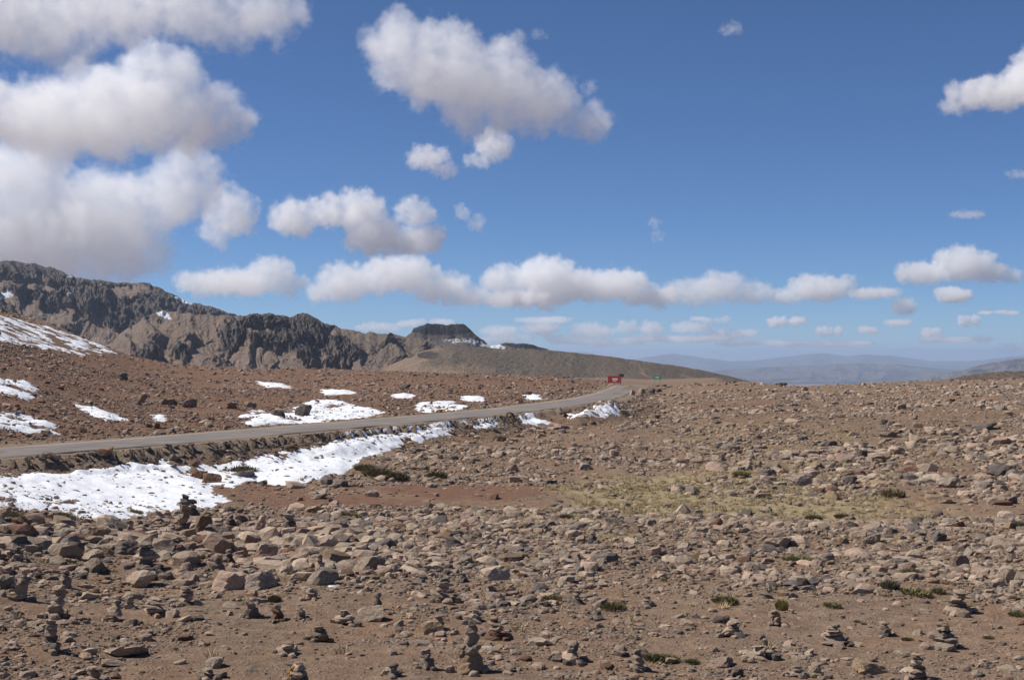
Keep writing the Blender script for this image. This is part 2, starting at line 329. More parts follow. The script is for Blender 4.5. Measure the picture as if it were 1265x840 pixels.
# ------------------------------------------------------------------ road
lat = np.array([-2.75, -2.7, -2.0, -1.4, -.7, 0, .7, 1.4, 2.0, 2.7, 2.75])
k0 = np.arange(0, len(RP), 2); n_ = np.c_[-RT[k0, 1], RT[k0, 0]]
rv = []
for i, k in enumerate(k0):
    for j, l_ in enumerate(lat):
        e = (vnoise(np.array([i * .35]), np.array([j * 3.1]), 5)[0] - .5) * .45 if abs(l_) > 2 else 0
        q = RP[k, :2] + n_[i] * (l_ + math.copysign(e, 1))
        rv.append((q[0], q[1], RP[k, 2] + (.05 - .012 * abs(l_) if 0 < j < 10 else -.06)))
me = mesh_np('road', rv, grid_quads(len(k0), len(lat)))
ll = np.tile(lat / 2.75 * .5 + .5, len(k0)); set_attr(me, 'across', np.c_[ll, ll, ll, np.ones(len(ll))])
q = NT('worn_asphalt'); P = q.pos(); n1 = q.noise(P, .5, 5, .6); n2 = q.noise(P, 14, 3, .7)
c = q.ramp(n1, [(.3, (.155, .135, .12)), (.5, (.195, .172, .155)), (.7, (.245, .21, .18))])
ac = q.math('ABSOLUTE', q.math('SUBTRACT', q.attr('across')[0], .5)); n4 = q.noise(P, 1.6, 5, .7); n5 = q.noise(P, .13, 3, .6)
dust = q.math('ADD', q.mr(ac, .34, .5), q.math('MULTIPLY', q.math('SUBTRACT', n4, .5), 1.5)); dust = q.mr(dust, .25, .8)
track = q.math('MULTIPLY', q.mr(q.math('ABSOLUTE', q.math('SUBTRACT', ac, .2)), .09, .02), q.mr(n1, .3, .6), 0, True)
c = q.mix(q.math('MULTIPLY', track, .35), c, (.15, .138, .128)); c = q.mix(q.mr(n5, .5, .62, 0, .4), c, (.27, .225, .18))
c = q.mix(dust, c, (.27, .205, .15)); q.col(q.mix(.35, c, q.mix(n2, (.5, .5, .5), (1.4, 1.4, 1.4)), 'MULTIPLY')); q.bump(n2, .3, .02)
tag(obj('road', me, q.m), kind='structure')

# ------------------------------------------------------------------ snow patches
sn = NT('old_snow'); P = sn.pos(); n1 = sn.noise(P, 1.3, 5, .6); n2 = sn.noise(P, 5, 4, .65)
dirt = sn.math('MULTIPLY', sn.mr(n2, .56, .70), sn.mr(n1, .42, .62), 0, True)
sn.col(sn.mix(sn.math('MULTIPLY', dirt, .6), sn.mix(n1, (.72, .73, .76), (.82, .82, .83)), (.3, .24, .2)))
sn.b.inputs['Roughness'].default_value = .7; sn.bump(sn.math('ADD', n1, sn.math('MULTIPLY', n2, .25)), .55, .2)
SNOWPOLY = []
def snow(poly, label, group=None, res=.2, rag=.6, thick=.14, speckle=0.):
    W = np.array([hit(*p)[:2] for p in poly]); lo, hi = W.min(0) - 1, W.max(0) + 1
    nx, ny = int((hi[0] - lo[0]) / res) + 2, int((hi[1] - lo[1]) / (res * 1.3)) + 2
    gx, gy = np.meshgrid(np.linspace(lo[0], hi[0], nx), np.linspace(lo[1], hi[1], ny)); sd = poly_sd(W, gx, gy)
    n = fbm(gx / 1.6, gy / 2.4, 4, 200 + len(SNOWPOLY)) - .5
    sd = sd + n * 2 * rag + (fbm(gx / .45, gy / .7, 3, 333) - .5) * .55 * min(1, rag * 2)
    if speckle: sd = np.minimum(sd, (fbm(gx / 1.7, gy / 2.6, 4, 300) - speckle) * 5)
    h = -.05 + thick * sstep(0, 1.4 if not speckle else .6, sd) + .06 * sstep(-.12, .06, sd) + .15 * (fbm((gx + gy * .6) / .45, (gy - gx * .3) / 1.5, 3, 31) - .5) * sstep(0, .5, sd)
    z = Z(gx, gy); V = np.c_[gx.ravel(), gy.ravel(), (z + h).ravel()]; Q = grid_quads(ny, nx)
    keep = (sd.ravel()[Q] > -.15).any(1); Q = Q[keep]
    if not len(Q): return
    u, inv = np.unique(Q, return_inverse=True); c = V[u].mean(0); c[2] = V[u][:, 2].min()
    me = mesh_np('snow_patch', V[u] - c, inv.reshape(-1, 4)); o = obj('snow_patch', me, sn.m, loc=c); SNOWPOLY.append(W)
    return tag(o, label, 'snow patch', group)
def poly_sd(W, x, y):
    inside = np.zeros(x.shape, bool); dm = np.full(x.shape, 1e9)
    for i in range(len(W)):
        (x0, y0), (x1, y1) = W[i], W[(i + 1) % len(W)]
        cnd = ((y0 > y) != (y1 > y)) & (x < (x1 - x0) * (y - y0) / (y1 - y0 + 1e-12) + x0); inside ^= cnd
        t = np.clip(((x - x0) * (x1 - x0) + (y - y0) * (y1 - y0)) / ((x1 - x0) ** 2 + (y1 - y0) ** 2 + 1e-12), 0, 1)
        dm = np.minimum(dm, np.hypot(x - x0 - t * (x1 - x0), y - y0 - t * (y1 - y0)))
    return np.where(inside, dm, -dm)
snow([(-60, 589), (0, 587), (60, 583), (120, 578), (200, 571), (238, 572), (262, 600), (288, 618), (250, 630), (180, 639), (120, 642), (60, 634), (0, 630), (-60, 634)], 'broad white snow bank on the road embankment, sprinkled with dark stones', res=.14, rag=.45)
snow([(240, 572), (300, 567), (360, 556), (420, 544), (470, 536), (510, 534), (500, 552), (460, 564), (430, 582), (390, 597), (350, 600), (310, 594), (290, 604), (262, 598)], 'long clean snow bank tapering along the road embankment toward the sparse boulders', res=.16, rag=.5)
snow([(500, 534), (530, 527), (560, 525), (552, 538), (525, 548), (505, 546)], 'small streaky snow remnant at the thin end of the long snow bank', 'snow remnants below the road', rag=.5)
snow([(575, 524), (610, 517), (628, 521), (612, 531), (585, 531)], 'patchy snow between rocks just below the road bend', 'snow remnants below the road', rag=.6)
snow([(640, 517), (660, 515), (684, 522), (660, 527)], 'patchy snow between rocks just below the road bend', 'snow remnants below the road', rag=.6)
snow([(700, 511), (730, 507), (762, 499), (768, 515), (735, 517), (708, 516)], 'triangular snow patch on the bank where the road climbs to the crest', rag=.3)
snow([(295, 515), (320, 508), (350, 512), (385, 495), (420, 495), (475, 508), (465, 514), (400, 521), (310, 526)], 'ragged snow among dark boulders on the cut bank across the road', rag=1.0, speckle=.4)
snow([(512, 505), (520, 497), (555, 495), (582, 504), (560, 508)], 'white snow patch on red ground beside the far road verge', rag=.8, speckle=.38)
snow([(0, 467), (30, 470), (60, 492), (20, 490), (-60, 488), (-60, 464)], 'snow wedge high on the red slope under the stony hill', rag=1.0, speckle=.4)
snow([(0, 510), (40, 515), (78, 531), (60, 535), (-60, 537), (-60, 508)], 'snow tongue on red soil just above the road verge', rag=.9, speckle=.38)
snow([(88, 498), (120, 503), (157, 518), (130, 521), (105, 511)], 'slim slanting snow streak on bare red slope', rag=.5)
for p, lb in zip(([(188, 511), (206, 513), (210, 521), (192, 520)], [(385, 482), (420, 483), (443, 487), (400, 488)], [(318, 471), (350, 474), (362, 480), (330, 479)], [(648, 487), (668, 488), (670, 494), (652, 494)], [(485, 487), (512, 487), (512, 492), (488, 492)], [(568, 489), (602, 491), (598, 496), (572, 495)]), ('little snow scrap beside a grey boulder on the red slope', 'narrow snow strip high above the ragged cut-bank snow', 'lone snow scrap far up the red plain under the cliff ridge', 'small snow scrap beside the last bend before the road crest', 'short snow strip above the far road verge snow', 'thin snow scrap behind the white verge patch')):
    snow(p, lb, 'snow scraps on the red slope', rag=.5)
snow([(-60, 383), (0, 390), (60, 403), (110, 421), (150, 437), (105, 438), (50, 431), (0, 424), (-60, 420)], 'thin broken snow cover on the dark stony hillside', res=.3, rag=1.2, thick=.1, speckle=.55)
snow([(401, 721), (425, 718), (421, 724), (404, 726)], 'tiny sliver of snow in the shade of a cairn boulder', res=.05, rag=.12, thick=.05)
snow([(368, 737), (374, 737), (381, 745), (375, 746)], 'tiny sliver of snow on open gravel beside small cairns', res=.05, rag=.1, thick=.05)

# ------------------------------------------------------------------ stones
def rock_mesh(seed, sub=2, flat=1., rough=.05):
    import bmesh
    r_ = np.random.default_rng(seed); bm = bmesh.new(); bmesh.ops.create_icosphere(bm, subdivisions=sub, radius=1)
    co = np.array([v.co[:] for v in bm.verts]); n = r_.integers(7, 12)
    N = r_.normal(size=(n, 3)); N /= np.linalg.norm(N, axis=1)[:, None]; d = r_.uniform(.36, .95, n)
    N[:, 2] *= .75; N /= np.linalg.norm(N, axis=1)[:, None]; N = np.vstack([N, [(0, .1, 1), (.08, 0, -1)]]); d = np.r_[d, r_.uniform(.4, .62), .5]
    dots = co @ N.T; rad = np.where(dots > .05, d / np.maximum(dots, .05), 9).min(1); rad = np.minimum(rad, 1.15)
    co = co * rad[:, None]; co += (r_.random(co.shape) - .5) * rough
    co *= np.array([1, r_.uniform(.65, 1), flat]); lo, hi = co.min(0), co.max(0); co = (co - (lo + hi) / 2) / ((hi - lo) / 2)
    for v, c_ in zip(bm.verts, co): v.co = c_
    me = bpy.data.meshes.new('stone'); bm.to_mesh(me); bm.free(); return me
def rock_mat(name, a, b, lich=(.07, .07, .068), lk=.5):
    q = NT(name); P = q.coord('Object'); oi = q.n('ShaderNodeObjectInfo'); 
    off = q.n('ShaderNodeVectorMath', operation='SCALE'); q.l(oi.outputs['Location'], off.inputs[0]); off.inputs['Scale'].default_value = 3.7
    n1 = q.noise(P, 1.1, 5, .6, off=off.outputs[0]); n2 = q.noise(P, 4., 5, .7, off=off.outputs[0]); n3 = q.noise(P, 2.3, 4, .65, off=off.outputs[0])
    c = q.mix(q.mr(n1, .35, .65), a, b)
    c = q.mix(q.math('MULTIPLY', q.mr(n3, .55, .68), lk), c, lich)
    c = q.mix(.5, c, q.mix(q.mr(n2, .3, .7), (.55, .53, .5), (1.25, 1.25, 1.25)), 'MULTIPLY')
    v = q.mr(oi.outputs['Random'], 0, 1, .68, 1.22); cc = q.n('ShaderNodeCombineColor')
    for i in range(3): q.l(v, cc.inputs[i])
    q.col(q.mix(1., c, cc.outputs[0], 'MULTIPLY')); q.bump(q.math('ADD', n2, q.math('MULTIPLY', n1, .5)), .6, .12); return q.m
ROCK = {'tan': rock_mat('tan_stone', (.48, .37, .275), (.36, .265, .19), lk=.22), 'pinkish': rock_mat('pinkish_stone', (.45, .32, .24), (.33, .235, .175), lk=.22),
        'grey': rock_mat('grey_stone', (.36, .285, .22), (.25, .195, .15), lk=.35), 'dark grey': rock_mat('dark_stone', (.21, .17, .145), (.13, .108, .095), lk=.3),
        'ochre': rock_mat('ochre_stone', (.36, .245, .145), (.27, .19, .13)), 'reddish': rock_mat('red_stone', (.25, .14, .09), (.18, .105, .075))}
NS = 14
SHAPES = [(900 + i, 2) for i in range(NS)]
BASE = [rock_mesh(s, 2, 1., .07) for s, _ in SHAPES]
MESH = {}
for cname, m_ in ROCK.items():
    for i, b in enumerate(BASE):
        x = b.copy(); x.name = 'stone'; x.materials.clear(); x.materials.append(m_); MESH[cname, i] = x
for cname, m_ in ROCK.items():                      # finer twins for stones that show large
    for i in range(5):
        x = rock_mesh(1200 + i, 3, 1., .07); x.materials.append(m_); MESH[cname, 100 + i] = x

# --- hand-placed cairns: px, base row, height, width, stones, colour, label, on what
CAIRN = [
 (581, 829, 62, 30, 6, 'grey', 'tall leaning cairn of angular stones on a round boulder with a blue shadow'),
 (68, 761, 38, 26, 6, 'tan', 'slender cairn of tan stones between two grey blocks'), (65, 803, 39, 22, 5, 'grey', 'blocky grey cairn with a mossy base stone on gravel'),
 (141, 765, 29, 20, 6, 'grey', 'neat pagoda-like cairn of thin dark flat stones'), (161, 751, 16, 12, 4, 'tan', 'short knobbly cairn beside the neat pagoda-like cairn'),
 (24, 739, 37, 22, 5, 'tan', 'cairn of wide slabs set on a dark shaded block'), (83, 725, 22, 14, 5, 'pinkish', 'thin pinkish cairn on an upright pale stone'),
 (116, 842, 20, 26, 3, 'pinkish', 'squat cairn of three pinkish slabs'), (229, 663, 51, 22, 8, 'dark grey', 'tallest dark cairn, standing before the snow bank'),
 (239, 636, 20, 12, 4, 'dark grey', 'small dark cairn just behind the tallest dark cairn'), (179, 702, 30, 30, 7, 'dark grey', 'dark cairn piled on top of a broad flat boulder'),
 (162, 662, 20, 12, 5, 'dark grey', 'thin dark cairn above a black shaded hollow'), (268, 704, 20, 18, 4, 'grey', 'small cairn with a dark cap stone on rubble'),
 (285, 649, 14, 10, 3, 'dark grey', 'little cairn at the toe of the snow bank'), (322, 663, 26, 14, 4, 'tan', 'tan cairn leaning against dark boulders'),
 (312, 761, 24, 16, 4, 'dark grey', 'stubby dark cairn with an upright top stone on gravel'), (343, 764, 18, 16, 4, 'reddish', 'little reddish cairn with dark shaded side'),
 (395, 704, 20, 10, 3, 'pinkish', 'two pinkish stones balanced over a shadowed boulder by a snow sliver'), (285, 694, 16, 14, 3, 'dark grey', 'low dark cairn among big tan boulders'),
 (23, 691, 16, 14, 4, 'grey', 'little grey cairn near the green cushion plant'), (373, 763, 14, 12, 3, 'dark grey', 'small black-sided cairn on open gravel'),
 (385, 739, 13, 16, 3, 'pinkish', 'low pinkish cairn beside a tiny snow sliver'), (357, 652, 22, 16, 5, 'dark grey', 'cluster-like dark cairn beside a red soil clearing'),
 (198, 758, 20, 30, 7, 'tan', 'loose heap cairn of many small tan stones'), (231, 746, 22, 26, 6, 'pinkish', 'lumpy pinkish cairn beside the loose tan heap'),
 (545, 741, 28, 24, 7, 'grey', 'cairn on a cluster of pale stones with a dark pointed top'), (468, 752, 20, 12, 4, 'dark grey', 'dark upright cairn on a sloping tan rock'),
 (527, 824, 23, 18, 4, 'grey', 'cairn with pale flat cap beside the tall leaning cairn'), (612, 788, 24, 26, 6, 'reddish', 'broad dark-sided cairn behind the tall leaning cairn'),
 (543, 781, 22, 24, 5, 'grey', 'cairn with a triangular ochre flank stone'), (705, 816, 25, 28, 4, 'tan', 'squat cairn of thick tan blocks with a slab on top'),
 (787, 826, 25, 20, 6, 'grey', 'stepped grey cairn beside a green cushion plant'), (675, 754, 12, 16, 4, 'pinkish', 'small pinkish slab cairn on bare gravel'),
 (738, 764, 11, 12, 3, 'dark grey', 'tiny dark cairn on a pale slab'), (732, 671, 17, 13, 5, 'dark grey', 'dark stacked cairn standing out of pale rubble'),
 (800, 748, 12, 14, 3, 'grey', 'low grey cairn by sparse green cushions'), (713, 744, 12, 14, 3, 'dark grey', 'stubby dark cairn at the edge of the rubble band'),
 (633, 734, 13, 18, 4, 'pinkish', 'knobbly cairn beside a broken ledge of rubble'), (607, 735, 14, 14, 4, 'dark grey', 'dark cairn at the edge of a broken ledge of rubble'),
 (572, 718, 11, 12, 3, 'dark grey', 'tiny dark cairn below a flat-topped boulder'), (580, 766, 14, 20, 4, 'tan', 'low pale cairn right behind the tall leaning cairn'),
 (1132, 836, 29, 22, 7, 'grey', 'cairn of thin grey slabs beside a heap of pale stones'), (1165, 800, 32, 30, 6, 'tan', 'big stepped cairn crowned by a leaning slab on pale blocks'),
 (1092, 784, 17, 17, 4, 'dark grey', 'dark cairn with a black hollow and pale cap'), (1030, 794, 23, 32, 9, 'tan', 'pointed heap cairn of many pale stones on gravel'),
 (942, 795, 14, 12, 3, 'grey', 'small grey cairn on a pale flat slab'), (1183, 758, 30, 30, 6, 'tan', 'cairn with an upright wedge stone above a green cushion'),
 (900, 784, 19, 26, 6, 'tan', 'loose pale heap cairn on open gravel'), (960, 771, 18, 18, 5, 'pinkish', 'small pinkish cairn near a round yellow-green bush'),
 (1013, 708, 16, 10, 4, 'tan', 'thin pale cairn on the grassy stony flat'), (1008, 834, 16, 22, 4, 'tan', 'low cairn of pale slabs with dark gaps'),
 (982, 834, 14, 20, 3, 'grey', 'low dark-topped cairn next to pale slabs'), (1247, 692, 16, 13, 3, 'grey', 'three stones stacked on a big square block'),
 (935, 812, 16, 28, 4, 'tan', 'flat wide cairn of pale stones on gravel'), (370, 842, 26, 26, 5, 'grey', 'cairn of rounded grey stones wrapped with a yellow cloth'),
 (486, 834, 15, 18, 4, 'grey', 'small pale cairn with a leaning cap stone'), (395, 790, 17, 22, 5, 'ochre', 'ochre cairn with a dark hollow on flat pale stones'),
 (355, 806, 14, 22, 4, 'tan', 'wide pale cairn above the cairn with the yellow cloth'), (425, 770, 17, 22, 5, 'pinkish', 'low jumbled cairn before a sloping tan rock'),
 (256, 836, 12, 24, 3, 'grey', 'two dark blocks and a cap stone on gravel'),
]
import re
LAND = []
def short(label):
    t = re.split(r' (?:on|beside|of|with|between|before|above|just|near|among|at|right|behind|below|set|carrying|roofed|standing|rising|leaning|dividing|poking|wrapped|over|balanced|crowned|piled|lying|propped|undercut|where|under|by|in|high)\b|,', label)[0]
    return t if len(t.split()) > 1 else ' '.join(label.split()[:4])
def near(x, y, own=None):
    k = min(LAND, key=lambda q: math.hypot(q[0] - x, q[1] - y)); return k[2] if math.hypot(k[0] - x, k[1] - y) < max(3., y * .09) else None
cr_rng = np.random.default_rng(77)
EXCL = []
def stone(parent, cname, loc, half, rz=None, fine=False, tilt=.1, name='stone'):
    i = 100 + cr_rng.integers(5) if fine else cr_rng.integers(NS)
    o = obj(name, MESH[cname, int(i)], parent=parent); o.location = loc; o.scale = half
    o.rotation_euler = (cr_rng.normal() * tilt, cr_rng.normal() * tilt, cr_rng.uniform(0, 6.28) if rz is None else rz); return o
def cairn(px, py, hp, wp, n, cname, label):
    p = hit(px, py); m = p[1] / F; H, Wd = hp * m * 1.06, wp * m * 1.12; n = n if hp > 28 else max(3, round(n * .85))
    t = bpy.data.objects.new('cairn', None); COL.objects.link(t); t.location = p; t.empty_display_size = .2
    tag(t, label, 'cairn', 'stone cairns on the flat'); EXCL.append((p[0], p[1] - Wd * .3, Wd * 1.1)); LAND.append((p[0], p[1], short(label)))
    wt = np.linspace(1.7, .75, n) * cr_rng.uniform(.55, 1.5, n); hs = wt / wt.sum() * H * 1.06; z = -hs[0] * .12; ox = 0; oy = 0
    pal = [cname] * 2 + ['tan', 'grey', 'tan', 'pinkish', 'dark grey'] if cname != 'dark grey' else ['dark grey', 'dark grey', 'grey', 'grey', 'tan']
    if label.startswith('tall leaning'):                              # the stack in front, stone by stone
        for k, (bw, bh, bx, bz, cn) in enumerate([(34, 27, -1, 10, 'ochre'), (17, 13, -9, 28, 'tan'), (25, 15, 2, 28, 'grey'), (21, 15, 1, 41, 'grey'), (16, 10, 2, 52, 'pinkish'), (10, 9, 3, 60, 'grey')]):
            stone(t, cn, (bx * m, 0, bz * m), (bw * m / 2, bw * m * .42, bh * m / 2), rz=cr_rng.uniform(-.4, .4), fine=True, name='base_stone' if k == 0 else 'cap_stone' if k == 5 else 'stone')
        n = 0
    for k in range(n):
        f = 1 - k / n; wk = max(Wd * (.4 + .52 * f) * cr_rng.uniform(.75, 1.15), hs[k] * 1.25)
        if k == 0: wk = Wd * 1.0
        stone(t, pal[cr_rng.integers(len(pal))] if k else cname, (ox, oy, z + hs[k] / 2), (wk / 2, wk / 2 * cr_rng.uniform(.75, 1), hs[k] / 2 * 1.2), fine=hp > 30, name='base_stone' if k == 0 else 'cap_stone' if k == n - 1 else 'stone')
        z += hs[k] * .93; ox += cr_rng.normal() * wk * .07; oy += cr_rng.normal() * wk * .05
    for k in range(int(cr_rng.integers(4, 9))):                      # stones fallen round the foot
        a = cr_rng.uniform(0, 6.28); q = Wd * cr_rng.uniform(.15, .28); rr = Wd * cr_rng.uniform(.5, .8); x, y = rr * math.cos(a), rr * math.sin(a)
        stone(t, pal[cr_rng.integers(len(pal))], (x, y, float(Z(np.array([p[0] + x]), np.array([p[1] + y]))[0]) - p[2] + q * .3), (q, q * .8, q * .6))
    return t, p, m
for spec in CAIRN:
    t, p, m = cairn(*spec)
    if 'wrapped' in spec[6]:
        import bmesh
        bm = bmesh.new(); Wd = spec[3] * m; H = spec[2] * m; nr, nc = 9, 10; vv = []
        for i in range(nr):
            for j in range(nc):
                a = R(170) + R(60) * j / (nc - 1); zz = H * (.8 - .42 * i / (nr - 1)); rr = Wd * (.24 + .3 * i / (nr - 1)) * (1 + .14 * math.sin(j * 2.3 + i * .8))
                vv.append(bm.verts.new((rr * math.cos(a), rr * math.sin(a), zz + .02 * math.sin(j * 1.7))))
        for i in range(nr - 1):
            for j in range(nc - 1): bm.faces.new((vv[i * nc + j], vv[i * nc + j + 1], vv[(i + 1) * nc + j + 1], vv[(i + 1) * nc + j]))
        bmesh.ops.solidify(bm, geom=bm.faces[:], thickness=.012)
        me = bpy.data.meshes.new('cloth'); bm.to_mesh(me); bm.free()
        q = NT('yellow_cloth'); n1 = q.noise(q.coord(), 9, 4); q.col(q.mix(n1, (.5, .27, .05), (.62, .4, .1)))
        o = obj('cloth', me, q.m, loc=p); tag(o, 'yellow cloth draped over the side of a small cairn', 'cloth')

# --- hand-placed boulders: px, base row, width, height, colour, label
BOULD = [
 (175, 725, 48, 24, 'tan', 'broad flat-topped tan boulder carrying a dark cairn'), (248, 657, 28, 26, 'ochre', 'pale ochre block roofed by a slanting slab beside the tallest dark cairn'),
 (282, 729, 46, 28, 'pinkish', 'large wedge-shaped pinkish boulder beside a grey one'), (318, 728, 44, 26, 'grey', 'large grey boulder with deep shade beside a pinkish wedge'),
 (155, 684, 36, 19, 'dark grey', 'dark overhanging boulder above a black hollow'), (395, 722, 48, 22, 'grey', 'dark rounded boulder beside a tiny snow sliver'),
 (455, 705, 46, 22, 'tan', 'long tan slab boulder with a dark undercut edge'), (612, 716, 40, 20, 'tan', 'flat-topped tan boulder undercut by shade at the rubble edge'),
 (118, 668, 34, 22, 'ochre', 'ochre boulder at the toe of the snow bank'), (325, 690, 38, 22, 'pinkish', 'pinkish tilted boulder among cairns'),
 (150, 811, 62, 12, 'pinkish', 'very long flat pinkish slab lying on gravel'), (138, 823, 32, 8, 'tan', 'thin pale slab propped beside the long pinkish slab'),
 (265, 825, 28, 16, 'grey', 'bluish grey block on gravel with a pale stone beside'), (460, 768, 38, 22, 'tan', 'sloping tan rock with a dark cairn on its end'),
 (535, 783, 30, 20, 'ochre', 'triangular ochre rock below a small cairn'), (893, 824, 42, 14, 'pinkish', 'low wide pinkish rock on gravel'),
 (1080, 832, 50, 16, 'ochre', 'low ochre rock with a dark hollow in its end'), (1245, 720, 24, 26, 'tan', 'square upright block with stones stacked on top'),
 (1188, 702, 26, 22, 'pinkish', 'rounded pinkish boulder on the stony flat'), (1240, 588, 38, 19, 'dark grey', 'biggest dark boulder on the rocky rise'),
 (948, 588, 26, 11, 'dark grey', 'dark boulder at the edge of the yellow grass'), (990, 600, 36, 14, 'grey', 'long grey boulder beside the yellow grass'),
 (1050, 598, 20, 14, 'dark grey', 'dark-sided block in the middle of the rocky rise'), (1172, 602, 32, 15, 'grey', 'rounded grey boulder on the rocky rise'),
 (1218, 531, 34, 9, 'dark grey', 'flat black outcrop high on the rocky rise'), (962, 676, 40, 14, 'tan', 'undercut tan slab with a black gap beneath'),
 (1078, 672, 30, 14, 'grey', 'grey slab with a dark edge on the stony flat'), (1160, 668, 24, 12, 'dark grey', 'dark block on the stony flat below the rise'),
 (1170, 556, 30, 12, 'grey', 'grey tilted slab on the rocky rise'), (1100, 540, 26, 9, 'grey', 'pale grey flat rock near the top of the rise'),
 (234, 503, 22, 15, 'dark grey', 'dark round boulder on the red slope across the road'), (205, 500, 26, 12, 'grey', 'grey boulder beside a dark one on the red slope'),
 (170, 497, 24, 13, 'pinkish', 'pinkish boulder on the red slope across the road'), (283, 505, 22, 12, 'reddish', 'reddish boulder at the top of the cut bank'),
 (150, 468, 14, 11, 'dark grey', 'dark boulder high on the red slope'), (374, 514, 24, 18, 'dark grey', 'dark boulder standing in snow on the cut bank'),
 (342, 516, 20, 14, 'dark grey', 'dark rock rising from ragged snow on the cut bank'), (308, 503, 18, 10, 'grey', 'grey rock above ragged snow on the cut bank'),
 (415, 541, 9, 9, 'ochre', 'single ochre stone standing on the road edge'), (262, 597, 26, 15, 'reddish', 'reddish rock dividing the two big snow banks'),
 (245, 592, 22, 14, 'reddish', 'reddish rock with black shade at the end of the broad snow bank'), (298, 592, 34, 12, 'dark grey', 'dark mound of rock poking through the long snow bank'),
 (793, 486, 10, 8, 'ochre', 'bright ochre rock beside the road crest'), (781, 488, 9, 8, 'tan', 'tan rock beside the road crest'), (806, 486, 10, 7, 'dark grey', 'dark rock beside the road crest'),
 (814, 485, 8, 6, 'dark grey', 'small dark rock at the end of the roadside rock row'), (500, 480, 16, 7, 'dark grey', 'low dark rock far across the red plain'), (652, 488, 14, 6, 'dark grey', 'dark rock beside a little snow scrap'),
 (968, 476, 12, 5, 'dark grey', 'dark rock on the skyline of the plain'), (905, 473, 10, 4, 'dark grey', 'dark rock where the low hill meets the plain'),
]
b_rng = np.random.default_rng(5)
def boulder(p, half, cname, label, group, fine=False):
    i = 100 + b_rng.integers(5) if fine else b_rng.integers(NS)
    o = obj('boulder', MESH[cname, int(i)]); o.location = (p[0], p[1], p[2] + half[2] * .55); o.scale = half
    o.rotation_euler = (b_rng.normal() * .12, b_rng.normal() * .12, b_rng.uniform(-.5, .5)); return tag(o, label, 'boulder', group)
for px, py, wp, hp, cname, label in BOULD:
    p = hit(px, py); m = p[1] / F; hw, hh = wp * m / 2, hp * m / 2
    p[1] += hw * .6; p[2] = Z(p[:1], p[1:2])[0]
    boulder(p, (hw * .92, hw * .75, hh * 1.0), cname, label, None, True); EXCL.append((p[0], p[1], hw * .9)); LAND.append((p[0], p[1], short(label)))

# --- scattered rubble
def density(x, y, z, s):
    """share of ground under stones, from the place"""
    px, py = proj(x, y, z)
    n = fbm(x / 4.5, y / 4.5, 3, 61); n2 = fbm(x / 16, y / 16, 3, 67); cl = sstep(.42, .60, n) * .9 * (.5 + sstep(.35, .6, fbm(x / 1.4, y / 1.4, 3, 63))) + .1
    red, gra, _ = zones(x, y, z, s)
    band = sstep(634, 652, py) * (1 - sstep(722, 748, py)); fore = sstep(728, 748, py)
    mid = sstep(470, 480, py) * (1 - sstep(634, 652, py))
    rise = mid * sstep(780, 900, px) * sstep(512, 540, py) * (1 - sstep(590, 650, py))
    d = band * 1.6 + fore * .5 + mid * (.8 + .8 * n2) + rise * 1.0 + .55 * sstep(474, 466, py)
    d = d * cl
    d = np.where(s > 4.5, (.55 + .6 * sstep(150, 0, px) * (py < 440)) * sstep(.33, .56, n) + .2, d)
    d *= 1 - .62 * np.clip(gra, 0, 1) * sstep(655, 640, py)
    bare = np.maximum(1 - np.hypot((px - 585) / 140, (py - 608) / 14), 1 - np.hypot((px - 440) / 110, (py - 622) / 14)); bare = np.maximum(bare, 1 - np.hypot((px - 330) / 70, (py - 604) / 14))
    d *= 1 - .75 * sstep(0, .45, bare) * (s < 0)
    edge = np.exp(-((s + 4.6) / .55) ** 2) * (py > 470)
    d = np.where((s > -4.2) & (s < 3.6), 0, d); d += edge * 4 * (px < 640)
    for W in SNOWPOLY[:-2]:
        d = np.where(poly_sd(W, x, y) > .2, d * .1 + .06, d)
    return np.clip(d, 0, 3)
def scatter(n, r0, r1, dlo, dhi, p_, mult, seed, tmax=23.5):
    q = np.random.default_rng(seed); r = np.sqrt(q.uniform(r0 ** 2, r1 ** 2, n)); a = R(1) * q.uniform(-tmax, tmax, n)
    x, y = r * np.sin(a), r * np.cos(a); z, s, _ = Z(x, y, True); k = q.random(n) < density(x, y, z, s) * mult
    x, y, z, s = x[k], y[k], z[k], s[k]; u = q.random(len(x)); e = 1 - p_
    size = (dlo ** e + u * (dhi ** e - dlo ** e)) ** (1 / e); px, py = proj(x, y, z)
    size = size * (1 + (size > dlo * 1.6) * (.75 * sstep(520, 380, px) * sstep(640, 655, py) * sstep(728, 705, py) + .35 * sstep(850, 950, px) * sstep(530, 545, py) * sstep(610, 590, py)) * (s < -6))
    size = size * (1 - .4 * sstep(735, 760, py)) * np.where(s > 3, .8, 1) * np.where(np.abs(s + 4.6) < 1.3, .85, 1) * np.where((py > 634) & (py < 735), 1.0, 1)
    return np.c_[x, y, z, s, size]
A1 = scatter(160000, 24, 56, .08, .68, 3.4, .95, 1)
A2 = scatter(160000, 54, 200, .15, .95, 3.4, .75, 2)
A3 = scatter(60000, 200, 420, .3, 1.3, 3.0, .5, 3)
A4 = scatter(150000, 22, 52, .035, .11, 2.2, .75, 4)
A5 = scatter(170000, 50, 150, .07, .22, 2.2, .75, 5)
ALL = np.concatenate([A1, A2, A3, A4, A5])
ok = np.ones(len(ALL), bool)
for W_ in SNOWPOLY[:6]: ok &= ~((poly_sd(W_, ALL[:, 0], ALL[:, 1]) > .1) & (ALL[:, 4] > .3))
for ex, ey, er in EXCL: ok &= np.hypot(ALL[:, 0] - ex, ALL[:, 1] - ey) > er + ALL[:, 4] * .4
ALL = ALL[ok]
q = np.random.default_rng(8); nA = len(ALL)
